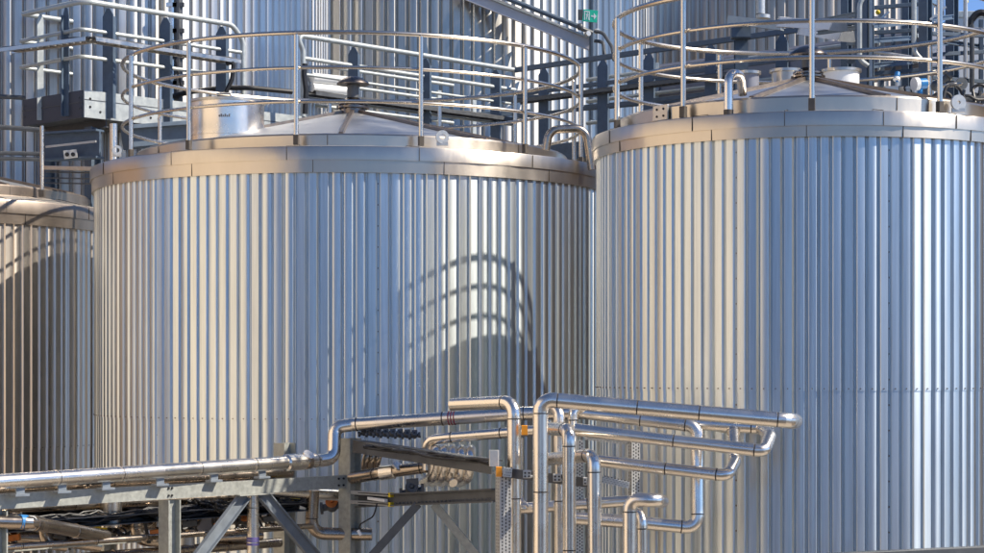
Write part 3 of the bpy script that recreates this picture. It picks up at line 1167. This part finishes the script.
w.tube([P(965.5, -10, 28.8), P(965.5, 78, 28.8)], .032, 10)
w.use('rackdark')
w.tube([P(972, 25, 28.8), P(972, 92, 28.8)], .035, 10)
tag(w.build('riser_conduit'), 'light and dark conduits clipped together beside the white facade', 'conduit')

# far white building, seen beside the tower
def building(c, w, d, h, label, wall, rows=0, bays=0, name='building', band=None):
    t = thing(name, (c[0], c[1], 0), label, 'building')
    m = mb(wall)
    x0, x1, y0, y1 = c[0] - w / 2, c[0] + w / 2, c[1] - d / 2, c[1] + d / 2
    a = m.ring([V(x0, y0, 0), V(x1, y0, 0), V(x1, y1, 0), V(x0, y1, 0)])
    b = m.ring([V(x0, y0, h), V(x1, y0, h), V(x1, y1, h), V(x0, y1, h)])
    m.bridge(a, b)
    m.face(b)
    m.build('wall', t)
    r = mb('galv')
    r.bar(V(x0 - .06, c[1], h + .1), V(x1 + .06, c[1], h + .1), d + .12, .2)
    r.build('roof', t)
    return t, (x0, x1, y0, y1)


b, _ = building((P(1040, 0, 62).x, 62 + 4), 5.0, 8, 6 + (372 - 18) / F * 62, 'white far building filling the gap at the upper right corner', 'whitewall')
b, _ = building((P(905, 0, 75).x, 75 + 4), 3.6, 8, 6 + (372 - 38) / F * 75, 'low white building standing between the tower columns', 'whitewall')

# the hall along the yard, lit by the sun; unseen, built for the tanks to mirror
t, (x0, x1, y0, y1) = building((-12.1, 15.2), 6., 15.4, 13.2, 'cream hall beside the yard, seen mirrored in the ribbed tanks', 'wall')
m = mb('wallband')
m.bar(V(x1 + .03, y0 + .1, 1.1), V(x1 + .03, y1 - .1, 1.1), .06, 2.2)
m.build('plinth', t)
t, _ = building((26, -34), 34, 16, 8.4, 'brown hall behind the camera, mirrored low on the nearest tank', 'hall')
t, _ = building((-52, -70), 70, 16, 10.5, 'far brown shed behind the camera, mirrored as a low dark line', 'hall')
t, _ = building((13.2, 27.9), 8, 14.2, 11., 'unseen brown workshop beside the nearest tank, placed to be mirrored between the two front tanks', 'hall')  # out of view, placed for the brown reflection between the tanks
t, _ = building((-17.5, 30.), 8, 11., 11., 'unseen brown shed beyond the shaded tank, added to be mirrored in the ribs of the middle tank', 'hall')  # out of view, added for its reflection in the ribs

# ------------------------------------------------------------------ pipe rack
Ar = V(.656, .755, 0)
Br = V(-.755, .656, 0)
RC = V(-1.49, 21., 0)                # corner column


def Rk(tv, s, z):
    return RC + Ar * tv + Br * s + V(0, 0, z)


def rpix(px, s=0.):
    k = (px - 492) / F
    b = RC + Br * s
    return (k * b.y - b.x) / (Ar.x - k * Ar.y)


ZTB = zof(481, 21.0)                 # beam centre
rack_ = t = thing('pipe_rack', Rk(-2, .5, 0), 'grey-green steel pipe rack with diagonal braces in front of the middle tank', 'pipe rack')
m = mb('rack')
m.channel(Rk(-5.3, 0, ZTB), Rk(-.08, 0, ZTB), .06, .135, .012, flip=-1)
for tv in (rpix(168),):
    for q in (-.06, .06):
        for zz in (-.035, .035):
            m.use('hole').disc(Rk(tv + q * .35, -.036, ZTB + zz), -Br, .011, .012, 8)
for zz in (-.035, .035):
    for q in (-.2, -.13):
        m.use('hole').disc(Rk(q, -.036, ZTB + zz), -Br, .011, .012, 8)
m.build('beam', t)
m = mb('rack')
m.channel(Rk(-5.3, 1.0, ZTB), Rk(-.08, 1.0, ZTB), .06, .135, .012)
m.build('beam', t)
ZLB = zof(541, 19.0) - .0
m = mb('rack')
m.bar(Rk(rpix(20), .35, zof(550, 18)), Rk(rpix(163), .35, zof(541, 19)), .06, .07)
m.build('beam', t)


def hcol(tv, s, ztop, w=.16):
    m = mb('rack')
    d = V(.94, .34, 0)
    m.ibeam(Rk(tv, s, 0), Rk(tv, s, ztop), w, w, .014, up=Ar)
    return m


for px, ztop in ((-3, ZTB - .08), (171, ZTB - .08)):
    hcol(rpix(px), .0 + .02, ztop, .15).build('column', t)
hcol(0, 0, zof(438, 21.), .17).build('column', t)
hcol(0, 1.0, zof(445, 21.), .17).build('column', t)
for px in (-3, 171):
    hcol(rpix(px), 1., ZTB - .08, .15).build('column', t)
m = mb('pipe')
p = Rk(rpix(257), .06, 0)
m.tube([V(p.x, p.y, 0), V(p.x, p.y, ZTB - .07)], .06, 18)
m.use('purple')
z = zof(545, p.y)
for dz in (0, .035, .06):
    m.tube([V(p.x, p.y, z + dz), V(p.x, p.y, z + dz + .022)], .064, 18)
m.use('rackdark')
m.tube([V(p.x, p.y, zof(508, p.y)), V(p.x, p.y, zof(508, p.y) + .012)], .063, 18)
m.build('round_column', t)
for x0, x1, y1 in ((246, 196, 560), (262, 318, 560)):
    tv0, tv1 = rpix(x0), rpix(x1)
    m = mb('brace')
    za, zb = ZTB - .07, zof(y1, Rk(tv1, 0, 0).y)
    m.channel(Rk(tv0, 0, za), Rk(tv1, 0, zb), .05, .13, .012, up=Ar, flip=1)
    m.build('brace', t)
m = mb('rack')
m.bar(Rk(rpix(235), -.03, ZTB - .075), Rk(rpix(270), -.03, ZTB - .075), .09, .012)
m.build('gusset', t)

# cross bay between the corner column and the strut frame
t2_ = thing('pipe_rack', P(430, 553, 19.5), 'dark steel cross frame with an inverted V brace right of the corner column', 'pipe rack')
m = mb('rackdark')
m.channel(P(358, 446, 20.9), P(497, 467, 18.5), .12, .13, .012, flip=-1)
m.use('strut')
m.bar(P(404, 458.3, 19.98), P(432, 459.5, 19.5), .02, .045)  # pale bar painted in as the sunlit patch on the beam
m.build('beam', t2_)
m = mb('rackdark')
m.ibeam(P(359, 501, 20.8), P(496, 495, 18.6), .1, .13, .014)
for k in range(26):
    f = k / 26
    m.disc(P(396 + 98 * f, 502.5 - 4.5 * f, 20.2 - 1.6 * f) + V(0, -.07, 0), V(0, 1, 0), .008, .02, 6)
m.build('beam', t2_)
for x0, x1 in ((418, 366), (434, 482)):
    m = mb('rackdark' if x0 < 430 else 'rack')
    m.channel(P(x0, 504, 19.8), P(x1, 562, 19.8), .08, .115, .012, up=V(0, 1, 0), flip=-1)
    m.build('brace', t2_)
m = mb('strut')
m.bar(P(494, 450, 18.3), P(494, 466, 18.3), .09, .09)
m.build('end_block', t2_)


# perforated strut frame
def perforated(m, p0, p1, w, face, pitch=.05):
    m.use('strut')
    up = Vector(face)
    m.channel(p0, p1, w, w, .005, up=up)
    d = (Vector(p1) - Vector(p0))
    L = d.length
    d.normalize()
    side = d.cross(up).normalized()
    u = side.cross(d).normalized()
    m.use('hole')
    pitch *= .62
    k = int(min(L, 3.2) / pitch)
    p1 = Vector(p1)
    for i in range(k):
        for f in (-.3, 0, .3):
            c = p1 - d * (i + .5 + (.5 if f else 0)) * pitch + side * f * w
            m.bar(c + u * (w / 2) - d * .008, c + u * (w / 2) + d * .008, .014, .003)
        c = p1 - d * (i + .5) * pitch
        for f in (-.22, .22):
            e = c + u * f * w
            m.bar(e - side * (w / 2) - d * .008, e - side * (w / 2) + d * .008, .003, .014)


t3_ = thing('strut_frame', P(560, 553, 18.3), 'perforated zinc strut frame clamping the upright pipes, orange cap on its rail', 'pipe support')
FD = V(.35, -.94, 0)
for x0, ya, Y, w_ in ((503.5, 470, 18.3, .115), (578, 440, 18.9, .08), (634, 438, 18.9, .085), (597, 468, 18.6, .06)):
    m = MB()
    p = P(x0, ya, Y)
    perforated(m, V(p.x, p.y, 0), p, w_, FD)
    m.build('upright', t3_)
m = mb('rackdark')
m.channel(P(506, 472.5, 18.25), P(593, 483, 18.0), .04, .085, .006, flip=-1)
m.build('rail', t3_)
m = MB()
perforated(m, P(602, 479, 18.5), P(629, 485, 18.5), .06, V(0, -1, 0.))
m.build('rail', t3_)
m = MB()
perforated(m, P(585, 437, 19.0), P(640, 443, 19.0), .05, V(0, -1, 0.))
m.build('rail', t3_)
for x, y, Y in ((499, 471.5, 18.2), (524.5, 430, 18.5)):
    m = mb('orange')
    m.bar(P(x - 3, y, Y), P(x + 3, y, Y), .06, .09)
    m.build('end_cap', t3_)
m = MB()
perforated(m, P(503, 471.5, 18.2), P(512, 472.5, 18.2), .085, V(0, -1, 0.), .035)
m.build('rail', t3_)
for x, y in ((527, 474), (557, 477.5), (587, 481)):
    m = mb('strut')
    c = P(x, y, 18.0)
    m.bar(c + V(-.035, 0, 0), c + V(.035, 0, 0), .05, .07)
    m.use('hole')
    for q in (-.018, .018):
        m.disc(c + V(q, -.03, .012), V(0, 1, 0), .009, .008, 8)
        m.disc(c + V(q, -.03, -.018), V(0, 1, 0), .009, .008, 8)
    m.use('strut')
    m.tube([c + V(.03, 0, -.02), c + V(.075, -.01, -.02)], .012, 8)
    m.build('clamp', t3_)

def online(p, q, px):
    a, b = P(*p), P(*q)
    k = (px - 492) / F
    t = (k * a.y - a.x) / ((b.x - a.x) - k * (b.y - a.y))
    return a.lerp(b, t)


GP = 'clad pipes round the rack'


def pipe(label, pts, r, m='pipe', fillet=.12, seams=.9, extra=None, n=30, name='insulated_pipe'):
    w = mb(m)
    w.tube([P(*p) for p in pts], r * 1.06, n, fillet=fillet, seams=seams, steps=5 if seams else 7)
    if extra:
        extra(w)
    return tag(w.build(name, angle=16 if seams else 32), label, 'pipe', GP)


def coupling(w, a, b, r, m='pipe'):
    w.use(m)
    a, b = [Vector(q) if isinstance(q, Vector) else P(*q) for q in (a, b)]
    d = (b - a).normalized()
    L = (b - a).length
    up = V(0, 0, 1)
    s = d.cross(up).normalized()
    u = s.cross(d)
    prev = None
    for f, q in ((0, .8), (.06, 1), (.94, 1), (1, .8)):
        g = w.ring([a + d * L * f + (s * math.cos(2 * PI * i / 20) + u * math.sin(2 * PI * i / 20)) * r * q for i in range(20)])
        if prev:
            w.bridge(prev, g)
        prev = g


# long header on the left, stepping up past the corner column
HD = ((-30, 483.5, 17.3), (318, 460.5, 20.6))


for px in (20, 62, 106, 160, 214, 262):
    c = online(*HD, px) - V(0, 0, .06)
    m = mb('brace')
    m.bar(c - V(.05, .05, .07), c + V(.05, .05, -.07), .09, .022)
    m.bar(c - V(.03, .03, .035), c + V(.03, .03, -.035), .02, .07)
    m.build('pipe_shoe', rack_)

def ex(w):
    coupling(w, online(*HD, 285), online(*HD, 304), .088)
    c = online(*HD, 307)
    d = (P(*HD[1]) - P(*HD[0])).normalized()
    w.use('pipe_dull')
    w.disc(c, d, .082, .05, 22)
    w.use('pipe')
    w.disc(c + V(.02, -.05, .07), V(.5, -.5, .7), .06, .02, 18)


pipe('long pipe along the top of the grey-green rack, stepping up at the corner column', [(-30, 483.5, 17.3), (318, 460.5, 20.6), (334, 458.5, 20.7), (334.5, 427, 20.8), (352, 424.5, 20.8), (520, 413.5, 20.3), (600, 412, 20.1)], .066, extra=ex, fillet=.13)
pipe('pipe just under the stepped one, bending back behind the dark cross beam', [(427, 470, 20.3), (427, 440, 20.3), (448, 437.5, 20.2), (540, 430, 19.8)], .05, fillet=.1)


def ex2(w):
    q = ((378, 473.5, 20.6), (425, 467, 20.4))
    coupling(w, online(*q, 380), online(*q, 395), .076, 'pipe')
    w.use('pipe')
    w.disc(online(*q, 398) + V(0, -.04, .05), V(.5, -.5, .7), .06, .02, 18)
    w.disc(P(453, 482.5, 20.0), V(.4, -.8, -.4), .045, .02, 18)


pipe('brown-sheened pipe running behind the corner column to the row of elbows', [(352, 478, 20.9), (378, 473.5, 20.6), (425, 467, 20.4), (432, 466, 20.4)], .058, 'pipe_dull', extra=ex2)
# manifold of elbows
for k in range(5):
    x = 432 + k * 8.7
    pipe(('bent pipe elbow nearest the brown pipe in the row below the dark beam', 'second bent elbow of the row below the dark beam', 'middle bent elbow of the row below the dark beam', 'fourth bent elbow of the row below the dark beam', 'outermost bent elbow of the row, nearest the strut frame')[k],
         [(x - 8, 482, 20.5), (x + 1, 477 + k * .3, 20.1), (x + 4, 452, 20.0), (x + 4, 449, 20.4)], .05, 'pipe', fillet=.15, seams=None, name='pipe_elbow')
for k in range(3):
    x = 364 + k * 6
    pipe(('small elbow tight against the corner column', 'middle small elbow beside the corner column', 'outer small elbow beside the corner column')[k],
         [(x - 4, 472, 21.4), (x, 466, 21.2), (x + 3, 455, 21.1), (x + 3, 450, 21.3)], .036, 'pipe_dull', fillet=.1, seams=None, name='pipe_elbow')

# upright pipes and the sloping loops to the right
pipe('upright pipe turning left at its head, first in front of the strut frame', [(453, 404.5, 19.2), (514, 402, 18.6), (514.5, 640, 18.6)], .060, fillet=.11)
pipe('topmost long pipe, rising straight and running right above the others', [(540.5, 640, 17.7), (540.5, 399, 17.7), (789, 420.5, 17.5), (795, 421, 17.9)], .064, fillet=.10)
pipe('upright pipe with an elbow head just right of the topmost riser', [(545, 428, 18.6), (569, 430, 17.8), (569.5, 640, 17.8)], .058, fillet=.10)
pipe('third upright pipe, lower elbow head turned back behind the strut rail', [(549, 459, 18.6), (594, 455, 17.75), (595, 640, 17.75)], .056, fillet=.10)
pipe('short upright pipe with a stub arm turned right, lowest of the risers', [(629.5, 640, 17.6), (629.5, 499.5, 17.6), (657, 500, 17.5), (662, 501, 17.8)], .058, fillet=.09)
pipe('thin upright pipe curving in behind the lowest riser', [(629, 511, 18.3), (642, 513, 18.1), (643, 640, 18.1)], .044, fillet=.10)
pipe('second long pipe below the topmost one, hooked up at its right end', [(575, 429.5, 18.4), (764, 451, 18.0), (770, 436, 18.25), (762, 428, 18.7), (700, 424, 18.8)], .055, fillet=.07)
pipe('third long pipe, hooked up at its right end under the second one', [(597, 460.5, 18.5), (727, 475.5, 18.1), (735, 462, 18.3), (733, 428, 18.75), (690, 421, 18.9)], .053, fillet=.08)
pipe('pipe dropping down on the right and doubling back low towards the risers', [(578, 412, 18.9), (697, 426, 18.6), (697.5, 528, 18.5), (636, 522, 18.5), (576, 518, 18.6)], .058, fillet=.10)
pipe('lower crosswise pipe passing behind the risers', [(518, 508.5, 18.9), (640, 500, 18.8)], .05)
pipe('small elbowed riser between the topmost pipe and the strut frame', [(549, 407, 18.9), (559, 409, 18.7), (560, 640, 18.7)], .05, fillet=.09)
pipe('slim riser with a bent head behind the second long pipe', [(590, 408, 18.9), (573, 408, 18.8), (573, 460, 18.8)], .045, fillet=.07)
pipe('narrow bright riser beside the first upright pipe', [(521, 438, 19.0), (521, 500, 19.0), (530, 508, 18.8)], .02, fillet=.05, seams=None)

# clutter under the left rack
def ex3(w):
    w.use('blue')
    w.tube([P(19, 521.5, 17.75), P(26, 522, 17.8)], .066, 18)
    coupling(w, (27, 522.5, 17.8), (33, 523, 17.85), .068, 'strut')


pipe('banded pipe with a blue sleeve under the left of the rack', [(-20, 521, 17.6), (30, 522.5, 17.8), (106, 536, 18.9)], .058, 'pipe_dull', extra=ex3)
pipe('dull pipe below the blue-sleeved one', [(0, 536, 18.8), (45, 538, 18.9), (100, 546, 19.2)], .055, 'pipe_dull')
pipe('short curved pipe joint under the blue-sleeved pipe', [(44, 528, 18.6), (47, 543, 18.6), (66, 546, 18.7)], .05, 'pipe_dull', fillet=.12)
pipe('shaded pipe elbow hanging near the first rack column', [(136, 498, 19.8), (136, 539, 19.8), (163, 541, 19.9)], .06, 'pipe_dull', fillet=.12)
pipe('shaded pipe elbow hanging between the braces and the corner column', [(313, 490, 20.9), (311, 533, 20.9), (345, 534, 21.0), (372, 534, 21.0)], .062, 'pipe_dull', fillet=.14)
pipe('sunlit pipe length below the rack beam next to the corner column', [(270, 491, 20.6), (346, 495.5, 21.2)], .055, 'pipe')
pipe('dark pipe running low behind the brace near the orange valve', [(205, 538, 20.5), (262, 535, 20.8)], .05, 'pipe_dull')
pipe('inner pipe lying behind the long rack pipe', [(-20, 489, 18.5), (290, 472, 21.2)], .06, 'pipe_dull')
w = mb('pipe')
c = P(111, 510, 19.2)
w.lathe((c.x, c.y), [(.10, c.z - .16), (.104, c.z - .14), (.104, c.z + .15), (.09, c.z + .16), (.001, c.z + .165)], 32)
tag(w.build('canister'), 'polished upright canister under the rack beam', 'canister')
w = mb('stain')
w.bar(P(131, 492, 19.9), P(131, 506, 19.9), .2, .18)
tag(w.build('junction_box'), 'grey metal junction box beside the polished canister', 'junction box')
w = mb('duct')
w.bar(P(200, 518, 20.6), P(200, 534, 20.6), .3, .1)
tag(w.build('junction_box'), 'grey cabinet below the black hose coils', 'junction box')
w = mb('strut')
w.lathe((P(187, 533, 20.3).x, 20.3), [(.001, zof(527, 20.3)), (.075, zof(528, 20.3)), (.08, zof(531, 20.3)), (.08, zof(545, 20.3)), (.001, zof(545, 20.3))], 24)
tag(w.build('canister'), 'small pale domed canister right of the first rack column', 'canister')


def valve(px, py, Y, label, col='dullorange', sz=1., group='valves under the rack'):
    t = thing('valve', P(px, py, Y), label, 'valve', group)
    c = P(px, py, Y)
    m = mb('rackdark')
    m.ball(c, .06 * sz, 8)
    m.tube([c + V(-.11, 0, -.02) * sz, c + V(.11, 0, .02) * sz], .035 * sz, 12)
    m.disc(c + V(-.1, 0, -.02) * sz, V(1, 0, .1), .06 * sz, .025, 14)
    m.disc(c + V(.1, 0, .02) * sz, V(1, 0, .1), .06 * sz, .025, 14)
    m.build('body', t)
    m = mb(col)
    m.disc(c + V(0, -.06, .05) * sz, V(.2, -.8, .5), .06 * sz, .03, 14, .025 * sz)
    m.tube([c, c + V(0, -.07, .06) * sz], .018 * sz, 8)
    m.bar(c + V(-.05, -.02, .09) * sz, c + V(.06, -.02, .1) * sz, .07 * sz, .06 * sz)
    m.build('actuator', t)


valve(78, 520, 19.6, 'orange-marked valve left of the polished canister', 'dullorange', .8)
valve(243, 504, 20.9, 'orange valve behind the brace, nearer the round column')
valve(245, 520, 20.9, 'lower orange valve behind the round column', 'dullorange', .9)
valve(332, 506, 21.3, 'orange valve tight against the corner column, above the pipe elbow', 'dullorange', 1.1)
valve(296, 500, 21.1, 'yellow valve under the sunlit pipe length', 'yellow', .9)
valve(158, 497, 20.2, 'orange valve beside the first rack column', 'dullorange', .8)
valve(66, 520, 19.4, 'green-marked valve among the dark hoses', 'green', .5)
valve(412, 492, 20.2, 'black valve hanging under the row of elbows', 'rackdark', 1.1)
valve(225, 541, 20.9, 'black valve low behind the brace', 'rackdark', 1.0)
valve(62, 506, 19.6, 'black valve with a bright stem left of the canister', 'rackdark', .9)
valve(93, 482, 18.9, 'yellow-tagged valve tucked between the long pipe and the beam', 'yellow', .5)

for k in range(8):
    valve(364 + k * 7.2, 433 + k * .4, 20.85 - k * .06, 'small black valve in the tight row under the stepped pipe', 'rackdark', .5, 'small valves under the stepped pipe')
hoses = [
    ('black hose bundle sagging left of the polished canister', 12, 60, 508, 19.2, .016, 5),
    ('black hose coils hanging right of the first rack column', 190, 224, 506, 20.0, .013, 12),
    ('black hoses trailing below the canister', 104, 128, 532, 19.4, .012, 6),
    ('black hoses lying on the dark cross beam', 366, 490, 446, 20.2, .013, 6),
    ('dark hose tangle beside the corner column foot', 240, 252, 530, 21.2, .016, 5),
    ('black hoses packed beneath the long pipe on the rack beam', 0, 110, 487, 18.0, .014, 6),
    ('black hose run between the canister and the first column', 138, 160, 512, 20.2, .016, 5),
]
rnd = random.Random(3)
for lab, xa, xb, yc, Y, r, k in hoses:
    w = mb('black')
    for i in range(k):
        pts = []
        nn = 9
        ph = rnd.uniform(0, 6)
        am = rnd.uniform(.2, 1) * (7 if xb - xa < 60 else 4)
        for j in range(nn):
            f = j / (nn - 1)
            yy = yc + am * math.sin(ph + f * rnd.uniform(3.5, 5)) + rnd.uniform(-2, 2)
            if 'cross beam' in lab or 'stepped pipe' in lab:
                yy = yc + (16 * f + rnd.uniform(-2.5, 2.5) if 'cross' in lab else 3 + rnd.uniform(-4.5, 6))
            if 'beneath' in lab:
                yy = yc - 6 * f + rnd.uniform(-2, 2)
            YY = Y + (rnd.uniform(-.12, .12)) + ((-1.7 * f) if 'cross' in lab else 0) + (1.0 * f if 'beneath' in lab else 0)
            pts.append(P(xa + (xb - xa) * f + rnd.uniform(-3, 3), yy, YY))
        w.tube(pts, r * rnd.uniform(.8, 1.3), 7, fillet=.08)
    tag(w.build('hose_bundle'), lab, 'hose', 'black hoses on the rack')

# loaded tray and service pipes that fill the rack below the beam
for k, (s_o, dz, lab) in enumerate(((.35, -.26, 'dark hose-filled tray under the rack beam, nearer one'), (.75, -.2, 'dark hose-filled tray under the rack beam, deeper one'))):
    t = thing('cable_tray', Rk(-3, s_o, ZTB + dz), lab, 'cable tray')
    m = mb('rackdark')
    m.channel(Rk(-5.2, s_o, ZTB + dz), Rk(-.3, s_o, ZTB + dz), .22, .09, .008)
    m.build('channel', t)
    m = mb('black')
    for i in range(14):
        r0 = rnd.uniform(.007, .014)
        so = s_o + rnd.uniform(-.1, .1)
        pts = [Rk(-5.2 + 4.9 * j / 26, so + rnd.uniform(-.03, .03), ZTB + dz + .02 + .02 * math.sin(j * .9 + i) + rnd.uniform(-.03, .05)) for j in range(27)]
        m.tube(pts, r0, 7)
    m.build('cable_run', t)
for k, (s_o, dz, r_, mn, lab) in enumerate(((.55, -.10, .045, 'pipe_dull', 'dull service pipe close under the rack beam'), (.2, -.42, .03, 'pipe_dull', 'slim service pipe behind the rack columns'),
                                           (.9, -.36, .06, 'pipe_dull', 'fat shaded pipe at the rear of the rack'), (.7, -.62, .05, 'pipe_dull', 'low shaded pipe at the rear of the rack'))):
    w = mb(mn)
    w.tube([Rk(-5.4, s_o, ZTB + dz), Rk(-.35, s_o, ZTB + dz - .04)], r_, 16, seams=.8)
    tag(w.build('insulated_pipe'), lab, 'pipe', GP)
for k in range(7):
    tv = (-3.9, -3.3, -2.75, -2.2, -1.7, -1.2, -.7)[k]
    t = thing('pneumatic_valve', Rk(tv, .45, ZTB - .3), ('small actuated valve at the far left under the rack beam', 'second actuated valve from the photo edge under the rack beam', 'actuated valve just left of the polished canister',
              'actuated valve just right of the first rack column', 'actuated valve behind the left brace', 'actuated valve behind the round column', 'actuated valve behind the right brace')[k], 'valve', 'actuated valves under the rack beam')
    c = Rk(tv, .45 + .1 * (k % 3), ZTB - .30 - .05 * (k % 2))
    m = mb('pipe_dull')
    m.lathe((c.x, c.y), [(.001, c.z + .16), (.05, c.z + .15), (.06, c.z + .1), (.06, c.z - .02), (.035, c.z - .04), (.035, c.z - .12), (.07, c.z - .13), (.07, c.z - .16), (.001, c.z - .165)], 18)
    m.build('cylinder', t)
    m = mb('black')
    for i in range(4):
        b_ = c + V(rnd.uniform(-.05, .05), -.05, .1)
        m.tube([b_, b_ + V(rnd.uniform(-.15, .15), -.05, .1), b_ + V(rnd.uniform(-.2, .2), -.02, -.1), b_ + V(rnd.uniform(-.12, .12), .02, -.28)], .012, 6, fillet=.1)
    m.build('hose', t)
    m = mb(('dullorange', 'rackdark', 'yellow', 'dullorange', 'rackdark', 'dullorange', 'rackdark')[k])
    m.bar(c + V(-.07, -.06, -.08), c + V(.07, -.06, -.06), .07, .06)
    m.build('actuator', t)

# threaded support rods with yellow ends
t = thing('cantilever_bracket', P(352, 497, 20.6), 'pair of bright slotted arms with yellow end caps on the corner column', 'bracket')
for y in (492.5, 502):
    m = mb('strut')
    m.channel(P(352, y - .5, 20.75), P(390, y + 2.2, 20.2), .04, .035, .006, flip=-1)
    m.use('hole')
    m.bar(P(354, y - .3, 20.7), P(388, y + 2.0, 20.17), .012, .008)
    m.build('arm', t)
    m = mb('yellow')
    m.bar(P(390, y + 2.2, 20.2), P(392.3, y + 2.4, 20.17), .05, .045)
    m.build('end_cap', t)
m = mb('white')
m.bar(P(369, 498, 20.5), P(386, 500.5, 20.2), .04, .03)
m.build('tag_plate', t)
w = mb('black')
w.tube([P(377, 503, 20.2), P(374, 516, 20.2), P(360, 524, 20.5), P(359, 530, 20.5)], .008, 6, fillet=.12)
w.use('white')
w.bar(P(358, 530, 20.4), P(361, 535, 20.4), .03, .03)
tag(w.build('cable'), 'thin wire curving down to a white tag beside the corner column', 'cable')
# red ring marks
for x, y, Y, r, lab in ((453.5, 417.6, 20.5, .0735, 'dark red ring tape round the stepped pipe'),):
    w = mb('red')
    d = (P(520, 413.5, 20.3) - P(352, 424.5, 20.8)).normalized()
    c = P(352, 424.5, 20.8).lerp(P(520, 413.5, 20.3), (x - 352) / 168)
    for q in (-.03, .0, .03):
        w.tube([c + d * (q - .006), c + d * (q + .006)], r, 20)
    tag(w.build('pipe_tape'), lab, 'tape')
# dark parapet edge at the bottom right
w = mb('rackdark')
w.bar(P(830, 556.5, 17.2), P(1000, 548.5, 17.8), .12, .06)
for k in range(12):
    w.bar(P(840 + k * 14, 559 - k * .65, 17.3 + k * .05), P(842 + k * 14, 559 - k * .65, 17.3 + k * .05), .05, .1)
tag(w.build('cable_tray'), 'dark cable tray edge crossing the foot of the nearest tank', 'cable tray')

# ------------------------------------------------------------------ light, sky, camera
SUN_AZ, SUN_EL = 101., 44.5          # compass from +Y towards +X
a, e = D2R(SUN_AZ), D2R(SUN_EL)
ts = V(math.sin(a) * math.cos(e), math.cos(a) * math.cos(e), math.sin(e))
ld = bpy.data.lights.new('sun', 'SUN')
ld.energy = 4.6
ld.angle = D2R(.53)
ld.color = (1., .91, .78)
lo = bpy.data.objects.new('sun', ld)
lo.rotation_euler = ts.to_track_quat('Z', 'Y').to_euler()
lo.location = (20, -5, 40)
COL.objects.link(lo)
wd = bpy.data.worlds.new('World')
sc.world = wd
wd.use_nodes = True
nt = wd.node_tree
bg = nt.nodes['Background']
sk = nt.nodes.new('ShaderNodeTexSky')
sk.sky_type = 'NISHITA'
sk.sun_disc = False
sk.sun_elevation = e
sk.sun_rotation = a
sk.altitude = 6500
sk.air_density = 1.0
sk.dust_density = .0
sk.ozone_density = 4.0
nt.links.new(sk.outputs['Color'], bg.inputs['Color'])
bg.inputs['Strength'].default_value = .15
cd = bpy.data.cameras.new('camera')
cd.sensor_fit = 'HORIZONTAL'
cd.sensor_width = 36.
cd.lens = F / 984 * 36
cd.shift_y = (YH - 276.5) / 984
cd.clip_start = .1
cd.clip_end = 6000
co = bpy.data.objects.new('camera', cd)
co.location = (0, 0, H)
co.rotation_euler = (PI / 2, 0, 0)
COL.objects.link(co)
sc.camera = co
sc.view_settings.view_transform = 'Standard'
sc.view_settings.look = 'None'
sc.view_settings.exposure = .52
sc.view_settings.gamma = 1.0
sc.view_settings.use_curve_mapping = False
